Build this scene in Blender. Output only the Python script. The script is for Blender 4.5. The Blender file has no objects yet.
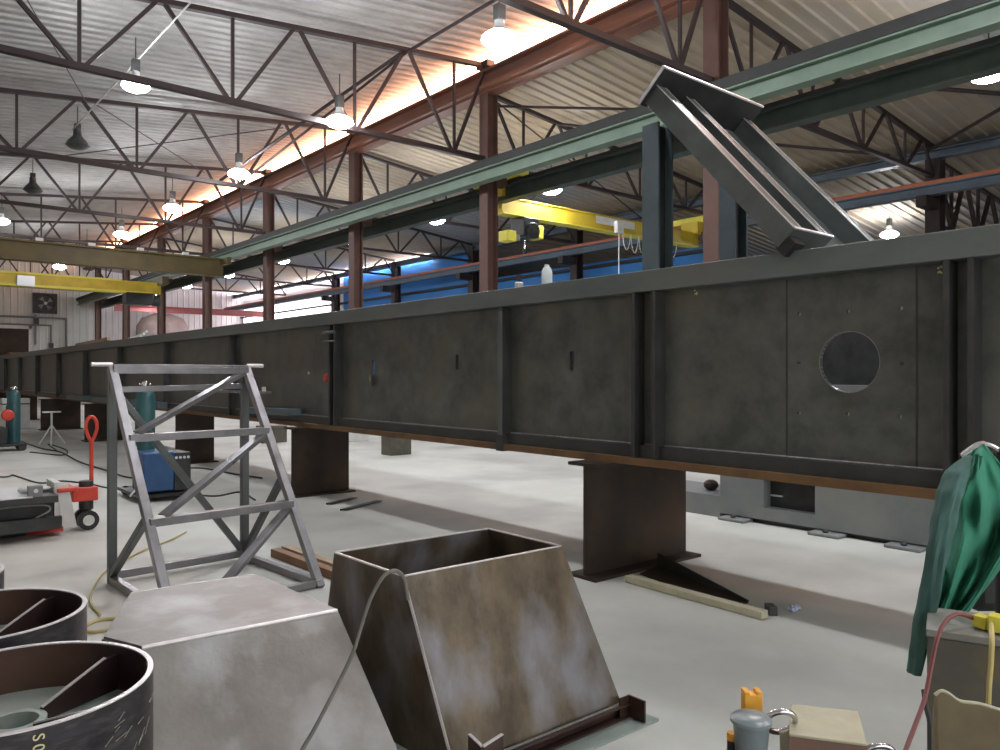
import bpy, bmesh, math, random
from mathutils import Vector, Matrix
random.seed(4)
S = bpy.context.scene
COL = S.collection
PI = math.pi
V = Vector
# ------------------------------------------------------------------ camera
TH = math.atan(650/778.0)
cd = bpy.data.cameras.new('camera'); cam = bpy.data.objects.new('camera', cd); COL.objects.link(cam)
cam.location = (0, 0, 1.6); cam.rotation_euler = (PI/2, 0, -TH)
cd.sensor_width = 36; cd.lens = 28.0; cd.clip_end = 200; cd.clip_start = .05
S.camera = cam
sn, cs = math.sin(TH), math.cos(TH)
RX = V((cs, -sn, 0)); FW = V((sn, cs, 0))
def D(px, py, d):
    """world point seen at a photo position, d metres in front of the camera"""
    return V((0, 0, 1.6)) + FW*d + RX*((px-500)/778*d) + V((0, 0, (375-py)/778*d))
def SD(s, d, z=0): return FW*d + RX*s + V((0, 0, z))
# ------------------------------------------------------------------ materials
def mat(name, c1, c2=None, rough=.6, metal=0., scale=4., detail=6., bump=.0, c3=None, scale3=1.2, amt3=.5, spec=.5, stretch=None, bscale=None):
    m = bpy.data.materials.new(name); m.use_nodes = True
    nt = m.node_tree; b = nt.nodes['Principled BSDF']
    b.inputs['Roughness'].default_value = rough; b.inputs['Metallic'].default_value = metal
    b.inputs['Specular IOR Level'].default_value = spec
    if c2 is None:
        b.inputs['Base Color'].default_value = (*c1, 1)
    tc = nt.nodes.new('ShaderNodeTexCoord'); out = tc.outputs['Object']
    if stretch:
        mp = nt.nodes.new('ShaderNodeMapping'); mp.inputs['Scale'].default_value = stretch
        nt.links.new(out, mp.inputs['Vector']); out = mp.outputs['Vector']
    if c2 is not None:
        n = nt.nodes.new('ShaderNodeTexNoise'); n.inputs['Scale'].default_value = scale; n.inputs['Detail'].default_value = detail
        n.inputs['Roughness'].default_value = .65
        nt.links.new(out, n.inputs['Vector'])
        r = nt.nodes.new('ShaderNodeValToRGB'); r.color_ramp.elements[0].position = .35; r.color_ramp.elements[1].position = .68
        r.color_ramp.elements[0].color = (*c1, 1); r.color_ramp.elements[1].color = (*c2, 1)
        nt.links.new(n.outputs['Fac'], r.inputs['Fac']); last = r.outputs['Color']
        if c3 is not None:
            n3 = nt.nodes.new('ShaderNodeTexNoise'); n3.inputs['Scale'].default_value = scale3; n3.inputs['Detail'].default_value = 5
            nt.links.new(out, n3.inputs['Vector'])
            r3 = nt.nodes.new('ShaderNodeValToRGB'); r3.color_ramp.elements[0].position = .48; r3.color_ramp.elements[1].position = .66
            r3.color_ramp.elements[0].color = (0, 0, 0, 1); r3.color_ramp.elements[1].color = (amt3, amt3, amt3, 1)
            nt.links.new(n3.outputs['Fac'], r3.inputs['Fac'])
            mx = nt.nodes.new('ShaderNodeMix'); mx.data_type = 'RGBA'
            nt.links.new(r3.outputs['Color'], mx.inputs[0]); nt.links.new(last, mx.inputs[6]); mx.inputs[7].default_value = (*c3, 1)
            last = mx.outputs[2]
        nt.links.new(last, b.inputs['Base Color'])
        rr = nt.nodes.new('ShaderNodeMapRange'); rr.inputs['To Min'].default_value = max(.05, rough-.1); rr.inputs['To Max'].default_value = min(1, rough+.12)
        nt.links.new(n.outputs['Fac'], rr.inputs['Value']); nt.links.new(rr.outputs['Result'], b.inputs['Roughness'])
    if bump:
        nb = nt.nodes.new('ShaderNodeTexNoise'); nb.inputs['Scale'].default_value = bscale or scale*6; nb.inputs['Detail'].default_value = 4
        nt.links.new(out, nb.inputs['Vector'])
        bp = nt.nodes.new('ShaderNodeBump'); bp.inputs['Strength'].default_value = bump; bp.inputs['Distance'].default_value = .02
        nt.links.new(nb.outputs['Fac'], bp.inputs['Height']); nt.links.new(bp.outputs['Normal'], b.inputs['Normal'])
    return m
def emit(name, c, s):
    m = bpy.data.materials.new(name); m.use_nodes = True; nt = m.node_tree
    b = nt.nodes['Principled BSDF']; b.inputs['Base Color'].default_value = (.8, .8, .8, 1)
    b.inputs['Emission Color'].default_value = (*c, 1); b.inputs['Emission Strength'].default_value = s
    return m
M = dict(
 floor = mat('concrete', (.51,.505,.46), (.61,.605,.555), .62, 0, .9, 9, .08, c3=(.34,.335,.315), scale3=.6, amt3=.55, bscale=60),
 deck = mat('white_metal_deck', (.28,.275,.26), (.39,.385,.365), .45, .15, 1.5),
 deck2 = mat('tan_insulation_blue_light', (.30,.245,.18), (.38,.315,.235), .7, 0, .6, 3, c3=(.22,.27,.33), scale3=.13, amt3=.75),  # bluish patches are blue daylight spill painted into the tan roof colour
 wallw = mat('white_wall', (.55,.57,.53), (.64,.65,.61), .6, 0, 1.2),
 wallp = mat('pale_wall', (.62,.58,.58), (.72,.67,.67), .6, 0, .8),
 blue = mat('blue_wall', (.02,.17,.50), (.03,.22,.60), .55, 0, .7),
 dim = mat('dim_wall', (.30,.27,.23), (.38,.34,.30), .8, 0, .7),
 truss = mat('brown_primer', (.020,.013,.014), (.036,.021,.020), .55, .1, 3),
 column = mat('column_primer', (.085,.040,.030), (.13,.062,.046), .6, .05, 2.5, c3=(.09,.06,.05), scale3=1.5, amt3=.5),
 eave = mat('rusty_beam', (.13,.05,.03), (.26,.10,.055), .6, .1, 2.2, c3=(.06,.04,.035), scale3=1.1, amt3=.7, stretch=(1,.3,2)),
 rgreen = mat('runway_green', (.13,.185,.14), (.18,.245,.185), .5, .1, 2),
 rgreen2 = mat('runway_dark_green', (.045,.062,.052), (.075,.098,.08), .5, .1, 2),
 rdark = mat('runway_rail', (.018,.02,.018), (.032,.032,.03), .6, .1, 3),
 rblue = mat('runway_blue', (.07,.09,.12), (.10,.13,.16), .5, .2, 2),
 orange = mat('rail_rust', (.35,.10,.05), (.45,.15,.07), .7, .1, 3),
 mill = mat('mill_scale', (.058,.062,.058), (.135,.138,.128), .42, .3, 3.2, 12, .05, c3=(.125,.115,.075), scale3=1.5, amt3=.6, spec=.5, bscale=40),
 millf = mat('flange_steel', (.095,.112,.107), (.165,.18,.17), .45, .35, 2.0, 8, .04, c3=(.09,.07,.05), scale3=1.0, amt3=.5, stretch=(1,.35,1)),
 rust = mat('rust_edge', (.12,.062,.024), (.20,.105,.042), .7, .1, 3, c3=(.07,.05,.035), scale3=2.5, amt3=.6),
 block = mat('rusty_block', (.028,.020,.014), (.055,.037,.025), .5, .25, 3.0, 8, .05, c3=(.085,.045,.024), scale3=2.0, amt3=.5, spec=.4),
 stiff = mat('stiffener_steel', (.035,.036,.034), (.06,.06,.056), .45, .3, 3),
 stiffl = mat('stiffener_light', (.09,.10,.10), (.13,.14,.135), .45, .35, 3),
 weld = mat('weld_bead', (.22,.22,.20), (.42,.42,.40), .45, .4, 40),
 hop = mat('hopper_plate', (.18,.165,.145), (.28,.265,.245), .42, .35, 2.4, 9, .06, c3=(.42,.43,.44), scale3=3.2, amt3=.65, bscale=50),
 hop2 = mat('hopper_brown', (.075,.056,.036), (.20,.155,.10), .38, .35, 3.4, 10, .06, c3=(.27,.265,.29), scale3=2.6, amt3=.85, bscale=50, stretch=(1.5,1.5,.8)),
 frame = mat('tube_steel', (.20,.192,.20), (.30,.29,.30), .30, .65, 5, 6, .02),
 rim = mat('ring_steel', (.03,.016,.016), (.055,.03,.027), .38, .35, 5, 8, .03, c3=(.12,.06,.035), scale3=3, amt3=.5),
 ringside = mat('ring_side', (.02,.018,.022), (.05,.045,.05), .35, .35, 9, 8, .03, c3=(.17,.165,.16), scale3=22, amt3=.2, stretch=(1,1,4)),
 edge = mat('bright_edge', (.62,.58,.58), (.75,.72,.72), .35, .5, 20),
 disc = mat('disc_plate', (.30,.36,.32), (.40,.45,.41), .4, .3, 5),
 lean = mat('bracket_steel', (.09,.10,.097), (.14,.155,.148), .38, .45, 3, 6, .02, c3=(.09,.10,.10), scale3=1.6, amt3=.6),
 leand = mat('bracket_dark', (.018,.018,.018), (.035,.035,.034), .5, .3, 4),
 post = mat('post_steel', (.09,.12,.135), (.13,.165,.18), .5, .25, 3),
 yel = mat('crane_yellow', (.52,.38,.02), (.68,.50,.05), .5, 0, 2),
 yelb = mat('bright_yellow', (.70,.62,.06), (.80,.72,.10), .5, 0, 3),
 olive = mat('dull_yellow', (.085,.064,.02), (.14,.105,.032), .55, 0, 1.5),
 black = mat('black_paint', (.012,.013,.013), (.03,.03,.03), .4, .1, 6),
 dark = mat('dark_metal', (.03,.033,.033), (.06,.062,.06), .45, .3, 6),
 red = mat('red_paint', (.55,.04,.025), (.68,.07,.04), .4, 0, 6),
 teal = mat('teal_paint', (.018,.07,.08), (.03,.105,.11), .4, .1, 5),
 bluep = mat('blue_paint', (.02,.065,.16), (.03,.09,.21), .4, 0, 5),
 white = mat('white_paint', (.62,.62,.60), (.75,.75,.73), .5, 0, 6),
 greym = mat('machine_grey', (.18,.19,.19), (.24,.25,.245), .55, .05, 1.8, 8, .03, c3=(.24,.23,.19), scale3=1.8, amt3=.5),
 cloth = mat('green_cloth', (.02,.16,.095), (.04,.25,.15), .85, 0, 5, 6, .15, c3=(.045,.12,.105), scale3=4, amt3=.5),
 cloth2 = mat('green_sleeve', (.04,.095,.085), (.065,.145,.125), .85, 0, 5, 6, .15),
 wood = mat('old_wood', (.35,.24,.15), (.50,.38,.26), .7, 0, 6, stretch=(8,1,8)),
 tank = mat('tank_paint', (.30,.22,.20), (.42,.33,.31), .6, 0, 1),
 pinkb = mat('faded_red', (.26,.07,.07), (.34,.10,.10), .6, 0, 1),
 scr = mat('scratch', (.26,.25,.21), (.36,.34,.28), .8, 0, 30),
 gloss = mat('dark_bag', (.012,.014,.012), (.022,.024,.02), .7, 0, 6),
 card = mat('cardboard', (.15,.115,.065), (.20,.155,.09), .85, 0, 6, c3=(.10,.075,.04), scale3=7, amt3=.6),
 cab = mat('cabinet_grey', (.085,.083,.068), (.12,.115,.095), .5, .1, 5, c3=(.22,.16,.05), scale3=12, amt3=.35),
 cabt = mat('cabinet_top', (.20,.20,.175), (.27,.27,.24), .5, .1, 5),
 block2 = mat('pale_block', (.42,.39,.27), (.52,.49,.35), .6, 0, 12, c3=(.40,.34,.22), scale3=9, amt3=.5),
 blockr = mat('block_side', (.24,.13,.11), (.19,.12,.08), .6, 0, 12),
 chrome = mat('chrome', (.62,.60,.62), None, .18, 1.),
 cord = mat('grey_hose', (.12,.115,.10), (.18,.17,.15), .6, 0, 10),
 cordk = mat('black_hose', (.03,.035,.035), (.05,.055,.05), .6, 0, 10),
 cordr = mat('red_cord', (.16,.035,.035), (.22,.06,.05), .5, 0, 10),
 cordy = mat('tan_cord', (.45,.36,.12), (.52,.42,.16), .5, 0, 10),
 alum = mat('lamp_shade', (.55,.56,.56), None, .4, .6),
 lampoff = mat('dark_shade', (.07,.08,.08), (.10,.11,.11), .4, .5, 5),
 plast = mat('clear_plastic', (.62,.70,.70), (.75,.80,.80), .25, 0, 9),
 cup = mat('grey_cup', (.20,.24,.25), (.27,.31,.32), .3, 0, 9),
 orangep = mat('orange_plastic', (.80,.36,.03), (.88,.45,.06), .45, 0, 20),
 chalk = mat('chalk', (.55,.52,.28), (.70,.66,.40), .9, 0, 30),
 wrap = mat('wrapper', (.15,.22,.50), (.85,.87,.9), .3, .1, 45),
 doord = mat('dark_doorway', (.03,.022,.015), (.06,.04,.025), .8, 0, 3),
 crate = mat('brown_crate', (.20,.10,.05), (.28,.15,.08), .7, 0, 4),
 lens = emit('lamp_lens', (.93,.95,1.0), 60.),
 strip = emit('clerestory_daylight', (1.0,.47,.28), 6.5),
 strip2 = emit('far_daylight', (.93,.88,1.0), 22.),
 day2 = emit('translucent_wall_panel', (1.0,.90,.96), 1.3),
 day = emit('daylight_fill', (.93,.97,1.0), .9),  # glow of the fill panel added on the back wall
)
# ------------------------------------------------------------------ mesh helpers
class MB:
    def __init__(s): s.v = []; s.f = []; s.m = []; s.mats = []; s.sm = []
    def mi(s, m):
        if m not in s.mats: s.mats.append(m)
        return s.mats.index(m)
    def add(s, vs, fs, m, smooth=False):
        k = len(s.v); s.v += [V(p) for p in vs]; i = s.mi(m)
        for f in fs: s.f.append([k+j for j in f]); s.m.append(i); s.sm.append(smooth)
        return s
    def box(s, a, b, m, fm=None):
        (x0,y0,z0),(x1,y1,z1) = a, b
        x0,x1 = sorted((x0,x1)); y0,y1 = sorted((y0,y1)); z0,z1 = sorted((z0,z1))
        vs = [(x0,y0,z0),(x1,y0,z0),(x1,y1,z0),(x0,y1,z0),(x0,y0,z1),(x1,y0,z1),(x1,y1,z1),(x0,y1,z1)]
        return s.add(vs, [(0,3,2,1),(4,5,6,7),(0,1,5,4),(1,2,6,5),(2,3,7,6),(3,0,4,7)], m)
    def obox(s, c, ax, ay, az, m):
        """box: centre, three half-extent vectors"""
        c = V(c); ax, ay, az = V(ax), V(ay), V(az)
        vs = [c+i*ax+j*ay+k*az for k in (-1,1) for (i,j) in ((-1,-1),(1,-1),(1,1),(-1,1))]
        return s.add(vs, [(0,3,2,1),(4,5,6,7),(0,1,5,4),(1,2,6,5),(2,3,7,6),(3,0,4,7)], m)
    def prof(s, p0, p1, poly, m, up=(0,0,1), smooth=False, ends=True):
        """extrude a 2D polygon (u sideways, v up) from p0 to p1"""
        p0, p1 = V(p0), V(p1); w = (p1-p0).normalized(); up = V(up)
        u = w.cross(up)
        if u.length < 1e-4: u = w.cross(V((0,1,0)))
        u.normalize(); v = u.cross(w).normalized()
        n = len(poly)
        vs = [p0+u*a+v*b for a,b in poly] + [p1+u*a+v*b for a,b in poly]
        fs = [(i,(i+1)%n,n+(i+1)%n,n+i) for i in range(n)]
        s.add(vs, fs, m, smooth)
        if ends: s.add(vs, [tuple(range(n-1,-1,-1)), tuple(range(n,2*n))], m)
        return s
    def bar(s, p0, p1, w, h, m, up=(0,0,1)):
        a, b = w/2, h/2
        return s.prof(p0, p1, [(-a,-b),(a,-b),(a,b),(-a,b)], m, up)
    def rod(s, p0, p1, r, m, n=10):
        return s.prof(p0, p1, [(r*math.cos(2*PI*i/n), r*math.sin(2*PI*i/n)) for i in range(n)], m, smooth=True)
    def ibeam(s, p0, p1, w, h, tf, tw, m, up=(0,0,1)):
        a, b, t = w/2, h/2, tw/2
        return s.prof(p0, p1, [(-a,-b),(a,-b),(a,-b+tf),(t,-b+tf),(t,b-tf),(a,b-tf),(a,b),(-a,b),(-a,b-tf),(-t,b-tf),(-t,-b+tf),(-a,-b+tf)], m, up)
    def angle(s, p0, p1, a, b, t, m, up=(0,0,1), flip=1):
        """L profile: horizontal leg a on top, vertical leg b hanging"""
        P = [(0,0),(0,-b),(t*flip,-b),(t*flip,-t),(a*flip,-t),(a*flip,0)]
        if flip < 0: P = P[::-1]
        return s.prof(p0, p1, P, m, up)
    def chan(s, p0, p1, w, h, t, m, up=(0,0,1), flip=1):
        P = [(0,0),(0,-h),(w*flip,-h),(w*flip,-h+t),(t*flip,-h+t),(t*flip,-t),(w*flip,-t),(w*flip,0)]
        if flip < 0: P = P[::-1]
        return s.prof(p0, p1, P, m, up)
    def lathe(s, c, pr, m, n=24, axis=None, close=False):
        """pr: list of (r,z)"""
        c = V(c); Rm = Matrix.Identity(3)
        if axis is not None: Rm = V((0,0,1)).rotation_difference(V(axis)).to_matrix()
        vs = [c + Rm @ V((r*math.cos(2*PI*i/n), r*math.sin(2*PI*i/n), z)) for (r,z) in pr for i in range(n)]
        k = len(pr); fs = []
        for j in range(k if close else k-1):
            for i in range(n):
                a, b = j*n+i, j*n+(i+1)%n; c2, d2 = ((j+1)%k)*n+(i+1)%n, ((j+1)%k)*n+i
                fs.append((a,b,c2,d2))
        return s.add(vs, fs, m, True)
    def tube(s, pts, r, m, n=8, r1=None, sub=6):
        pts = [V(p) for p in pts]
        if sub > 1 and len(pts) > 2:
            P = [pts[0]*2-pts[1]] + pts + [pts[-1]*2-pts[-2]]; o = []
            for i in range(1, len(P)-2):
                for k in range(sub):
                    t = k/sub; a,b,c,d = P[i-1],P[i],P[i+1],P[i+2]
                    o.append(.5*((2*b)+(c-a)*t+(2*a-5*b+4*c-d)*t*t+(3*b-a-3*c+d)*t**3))
            o.append(P[-2]); pts = o
        N = len(pts); u = None; vs = []
        for i, p in enumerate(pts):
            w = (pts[min(i+1,N-1)]-pts[max(i-1,0)]).normalized()
            if u is None:
                u = w.cross(V((0,0,1)))
                if u.length < .05: u = w.cross(V((0,1,0)))
            u = (u - w*u.dot(w)).normalized(); v = w.cross(u)
            rr = r if r1 is None else r+(r1-r)*i/(N-1)
            vs += [p+(u*math.cos(2*PI*k/n)+v*math.sin(2*PI*k/n))*rr for k in range(n)]
        fs = [(i*n+k, i*n+(k+1)%n, (i+1)*n+(k+1)%n, (i+1)*n+k) for i in range(N-1) for k in range(n)]
        fs += [tuple(range(n-1,-1,-1)), tuple((N-1)*n+k for k in range(n))]
        return s.add(vs, fs, m, True)
    def plate(s, pts, t, m):
        """flat polygon with thickness t centred on its plane"""
        pts = [V(p) for p in pts]; n = len(pts)
        nn = V((0,0,0))
        for i in range(n):
            nn += pts[i].cross(pts[(i+1)%n])
        nn.normalize(); a = nn*t/2
        vs = [p+a for p in pts]+[p-a for p in pts]
        fs = [tuple(range(n)), tuple(range(2*n-1,n-1,-1))] + [(i,n+i,n+(i+1)%n,(i+1)%n) for i in range(n)]
        return s.add(vs, fs, m)
    def sphere(s, c, r, m, n=16, k=10, sc=(1,1,1)):
        c = V(c)
        vs = [c+V((r*math.sin(PI*j/k)*math.cos(2*PI*i/n)*sc[0], r*math.sin(PI*j/k)*math.sin(2*PI*i/n)*sc[1], r*math.cos(PI*j/k)*sc[2])) for j in range(k+1) for i in range(n)]
        return s.add(vs, [(j*n+i,(j+1)*n+i,(j+1)*n+(i+1)%n,j*n+(i+1)%n) for j in range(k) for i in range(n)], m, True)
    def build(s, name, parent=None, label=None, bevel=0, loc=None):
        me = bpy.data.meshes.new(name)
        off = V(loc) if loc is not None else V((0,0,0))
        if parent is not None and loc is None: off = V(parent.get('_o', (0,0,0)))
        me.from_pydata([tuple(p-off) for p in s.v], [], s.f)
        for m in s.mats: me.materials.append(M[m])
        for p, i, q in zip(me.polygons, s.m, s.sm): p.material_index = i; p.use_smooth = q
        bm = bmesh.new(); bm.from_mesh(me)
        bmesh.ops.remove_doubles(bm, verts=bm.verts, dist=1e-5)
        bmesh.ops.recalc_face_normals(bm, faces=bm.faces); bm.to_mesh(me); bm.free()
        me.set_sharp_from_angle(angle=math.radians(38))
        o = bpy.data.objects.new(name, me); COL.objects.link(o)
        if parent is not None: o.parent = parent
        else: o.location = off
        if label: o['label'] = label
        if bevel:
            md = o.modifiers.new('bevel', 'BEVEL'); md.width = bevel; md.segments = 2; md.limit_method = 'ANGLE'
        return o
ORIG = {}
def root(name, label, cat, at, group=None):
    """An Empty at a thing's base; children meshes are built in world space and shifted to it."""
    o = bpy.data.objects.new(name, None); COL.objects.link(o); o.empty_display_size = .1
    o.location = at; o['label'] = label; o['category'] = cat; o['_o'] = tuple(at)
    if group: o['group'] = group
    return o
def tag(o, label, cat, group=None):
    o['label'] = label; o['category'] = cat
    if group: o['group'] = group
    return o
def struct(mb, name):
    o = mb.build(name); o['kind'] = 'structure'; return o
def sub(mb, name, part, label=None, bevel=0):
    """a sub-part: child of a part that itself sits at the thing's origin"""
    r = part.parent
    o = mb.build(name, None, label, bevel, loc=V(r['_o'])); o.parent = part; o.location = (0,0,0)
    return o
def dup(r, loc, label, group=None):
    c = r.copy(); COL.objects.link(c); c.location = loc; c['label'] = label
    if group: c['group'] = group
    for ch in list(r.children):
        k = ch.copy(); COL.objects.link(k); k.parent = c
        for g in list(ch.children):
            q = g.copy(); COL.objects.link(q); q.parent = k
    return c
ORD = ['first','second','third','fourth','fifth','sixth','seventh','eighth','ninth','tenth','eleventh','twelfth']
def cut(o, cutters):
    """cut holes (cutters are temporary and removed)"""
    for c in cutters:
        md = o.modifiers.new('cut', 'BOOLEAN'); md.object = c; md.operation = 'DIFFERENCE'; md.solver = 'EXACT'
    bpy.context.view_layer.update()
    dg = bpy.context.evaluated_depsgraph_get()
    me = bpy.data.meshes.new_from_object(o.evaluated_get(dg)); o.modifiers.clear()
    for p in me.polygons: p.use_smooth = False
    o.data = me
    for c in cutters: bpy.data.objects.remove(c)
# ------------------------------------------------------------------ layout numbers
XC, XR, XL, XW = 11.23, 20.3, -5.0, 29.0        # column line, second column line, left wall, far right wall
YE, YB = 52.9, -6.0
TY = [7.75+6.1*n for n in range(8)]
def zl(x): return 7.90+.1*x                     # left roof deck
def zr(x): return 8.22-.1*(x-XC)                # right roof deck
# ------------------------------------------------------------------ setting
struct(MB().box((XL,YB,-.2),(XW,YE,0),'floor'), 'floor')
def deck(x0, z0, x1, z1, y0, y1, m, name):
    b = MB(); pts = []; y = y0
    while y < y1:
        pts += [(y,0),(y+.19,0),(y+.215,-.045),(y+.275,-.045),(y+.30,0)]; y += .305
    n = len(pts)
    vs = [(x0,yy,z0+dz) for yy,dz in pts]+[(x1,yy,z1+dz) for yy,dz in pts]+[(x0,y0,z0+.12),(x0,y1,z0+.12),(x1,y1,z1+.12),(x1,y0,z1+.12)]
    fs = [(i,i+1,n+i+1,n+i) for i in range(n-1)]+[(2*n,2*n+1,2*n+2,2*n+3)]
    b.add(vs, fs, m); struct(b, name)
deck(XL, zl(XL), XC+.1, zl(XC+.1), YB, YE, 'deck', 'ceiling')
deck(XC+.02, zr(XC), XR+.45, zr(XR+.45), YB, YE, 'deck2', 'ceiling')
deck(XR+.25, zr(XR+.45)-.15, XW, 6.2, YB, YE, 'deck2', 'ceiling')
struct(MB().box((XL-.2,YB,0),(XL,YE,7.6),'wallw'), 'wall_left')
struct(MB().box((XL,YB-.2,0),(XW,YB,9.2),'wallw'), 'wall_back')
struct(MB().box((XW,YB,0),(XW+.2,YE,6.5),'dim'), 'wall_right')
def ribwall(y, x0, x1, h, m, name):
    b = MB(); pts = []; x = x0
    while x < x1-.01:
        pts += [(x,0),(min(x+.26,x1),0),(min(x+.28,x1),-.03),(min(x+.33,x1),-.03),(min(x+.35,x1),0)]; x += .36
    n = len(pts)
    vs = [(a,y+c,0) for a,c in pts]+[(a,y+c,h) for a,c in pts]+[(x0,y+.2,0),(x0,y+.2,h),(x1,y+.2,h),(x1,y+.2,0)]
    b.add(vs, [(i,i+1,n+i+1,n+i) for i in range(n-1)]+[(2*n,2*n+1,2*n+2,2*n+3)], m); struct(b, name)
ribwall(YE, XL, XC, 9.0, 'wallw', 'wall_far')
ribwall(YE, XC, XW, 8.2, 'wallp', 'wall_far')
struct(MB().box((20.9,14.1,0),(21.0,26,5.7),'blue'), 'wall_partition')
struct(MB().box((20.9,26,0),(21.0,38.5,7.0),'blue'), 'wall_partition')
struct(MB().box((20.9,38.5,0),(21.0,YE,7.0),'wallp'), 'wall_partition')
# horizontal girts on the partition
b = MB()
for z in (3.9, 5.5): b.box((20.74,14.1,z),(20.9,YE,z+.10),'rdark')
struct(b, 'trim_girts')
# clerestory over the beam between the two roofs
struct(MB().box((XC+.1,YB,8.60),(XC+.14,YE,9.0),'strip'), 'window_1')
struct(MB().box((XR+.46,30,7.05),(XR+.50,YE,7.32),'strip2'), 'window_2')
struct(MB().box((20.8,40,3.2),(20.89,YE-.5,6.2),'day2'), 'window_4')
struct(MB().box((-3,YB,0.3),(9,YB+.04,4.8),'day'), 'back_fill_panel')  # unseen glowing panel behind the camera, added as daylight fill
# doorway in the far wall
dr = MB()
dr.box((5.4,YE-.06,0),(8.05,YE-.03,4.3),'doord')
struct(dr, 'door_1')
d2 = MB().box((8.05,YE-.1,0),(8.2,YE-.03,4.5),'white').box((5.4,YE-.1,4.3),(8.2,YE-.03,4.5),'white')
struct(d2, 'trim_1')
c = MB().box((6.9,YE-1.2,0),(8.0,YE-.2,2.9),'crate').box((6.88,YE-1.22,2.0),(8.02,YE-1.2,2.08),'doord')
tag(c.build('crate_stack'), 'brown crate standing in the dark doorway at the far end', 'crate')
# ------------------------------------------------------------------ columns
def column(x, y, h, w, m, label, group, brk=None):
    r = root('steel_column', label, 'column', (x,y,0), group)
    MB().prof((x,y,0),(x,y,h), [(-w/2,-w/2),(w/2,-w/2),(w/2,-w/2+.02),(.012,-w/2+.02),(.012,w/2-.02),(w/2,w/2-.02),(w/2,w/2),(-w/2,w/2),(-w/2,w/2-.02),(-.012,w/2-.02),(-.012,-w/2+.02),(-w/2,-w/2+.02)], m, up=(1,0,0)).build('shaft', r)
    MB().box((x-.22,y-.22,0),(x+.22,y+.22,.03),m).build('base_plate', r)
    if brk:
        for (xa,xb,z) in brk:
            MB().box((min(xa,xb),y-.12,z-.26),(max(xa,xb),y+.12,z-.0),m).build('runway_bracket', r)
    return r
for n, y in enumerate(TY):
    column(XC, y, 8.05, .30, 'column', 'brown steel column under the long roof beam, %s back from the camera' % ORD[n],
           'columns under the long roof beam', [(XC-.15,XC-.40,6.42),(XC+.15,XC+.46,6.22)])
for n, y in enumerate(TY[:6]):
    if n in (1,): pass
    column(XR, y, 7.05 if n else 6.85, .34, 'truss' if n != 1 else 'column', 'dark steel column of the rear row, %s back from the camera' % ORD[n],
           'columns of the rear row', [(XR-.17,XR-.82,5.86)])
# long roof beam
r = root('roof_beam', 'long rusty brown roof beam under the glowing daylight strip', 'beam', (XC,YB,8.3))
MB().ibeam((XC,YB,8.285),(XC,YE,8.285),.34,.54,.05,.03,'eave').build('beam', r)
MB().box((XC-.30,YB,8.06),(XC-.17,YE,8.14),'eave').build('edge_angle', r)
for n, y in enumerate(TY):
    MB().box((XC-.2,y-.2,8.60),(XC+.02,y+.2,8.74),'truss').build('bearing_seat', r)
r = root('roof_beam', 'dark blue-grey roof beam over the rear column row', 'beam', (XR,YB,7.05))
MB().ibeam((XR,YB,6.97),(XR,YE,6.97),.26,.22,.03,.02,'rblue').build('beam', r)
# ------------------------------------------------------------------ trusses
def webs(r, y, tops, bots, zt, zb, ends, m='truss', w=.065):
    for x in bots:
        MB().bar((x,y,zb),(x,y,zt(x)),w*.8,w*.8,m,up=(0,1,0)).build('vertical', r)
        for q in tops:
            if abs(q-x) < 1.35:
                MB().bar((x+(.06 if q>x else -.06),y,zb),(q-(.05 if q>x else -.05),y,zt(q)),w,w,m,up=(0,1,0)).build('diagonal', r)
    for (a,b2) in ends:
        MB().bar(a,b2,w,w,m,up=(0,1,0)).build('diagonal', r)
def left_truss(y):
    r = root('roof_truss', '', 'truss', (0,y,6.5))
    zt = lambda x: 8.73-.1*(XC-x)-.06
    MB().bar((XL,y,6.53),(XC-.15,y,6.53),.12,.10,'truss').build('bottom_chord', r)
    MB().bar((XL,y,zt(XL)),(XC-.1,y,zt(XC-.1)),.12,.09,'truss').build('top_chord', r)
    bots = [10.25-2.48*k for k in range(6)]; tops = [9.01-2.48*k for k in range(6)]
    webs(r, y, tops, bots, zt, 6.53, [((10.25,y,6.53),(XC-.1,y,8.6)), ((tops[-1],y,zt(tops[-1])),(XL+.1,y,6.53))])
    return r
def right_truss(y):
    r = root('roof_truss', '', 'truss', (XC,y,6.5))
    zt = lambda x: 8.03-.1*(x-XC)
    MB().bar((XC+.15,y,6.42),(XR-.1,y,6.42),.11,.08,'truss').build('bottom_chord', r)
    MB().bar((XC+.15,y,zt(XC)),(XR-.1,y,zt(XR)),.11,.08,'truss').build('top_chord', r)
    webs(r, y, [13.4,15.5,17.6,19.6], [12.3,14.45,16.55,18.6], zt, 6.42, [((12.3,y,6.42),(XC+.15,y,8.0)),((19.6,y,zt(19.6)),(XR-.1,y,6.42))], w=.06)
    return r
def third_truss(y):
    r = root('roof_truss', '', 'truss', (XR,y,5.2))
    zt = lambda x: 6.85-.09*(x-XR)
    MB().bar((XR+.17,y,5.25),(XW,y,5.25),.10,.08,'truss').build('bottom_chord', r)
    MB().bar((XR+.17,y,zt(XR)),(XW,y,zt(XW)),.10,.08,'truss').build('top_chord', r)
    webs(r, y, [22.2,24,25.8,27.6], [21.3,23.1,24.9,26.7], zt, 5.25, [((21.3,y,5.25),(XR+.17,y,6.8)),((27.6,y,zt(27.6)),(XW-.1,y,5.25))], w=.09)
    return r
t0 = left_truss(TY[0]); t1 = right_truss(TY[0])
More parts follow.
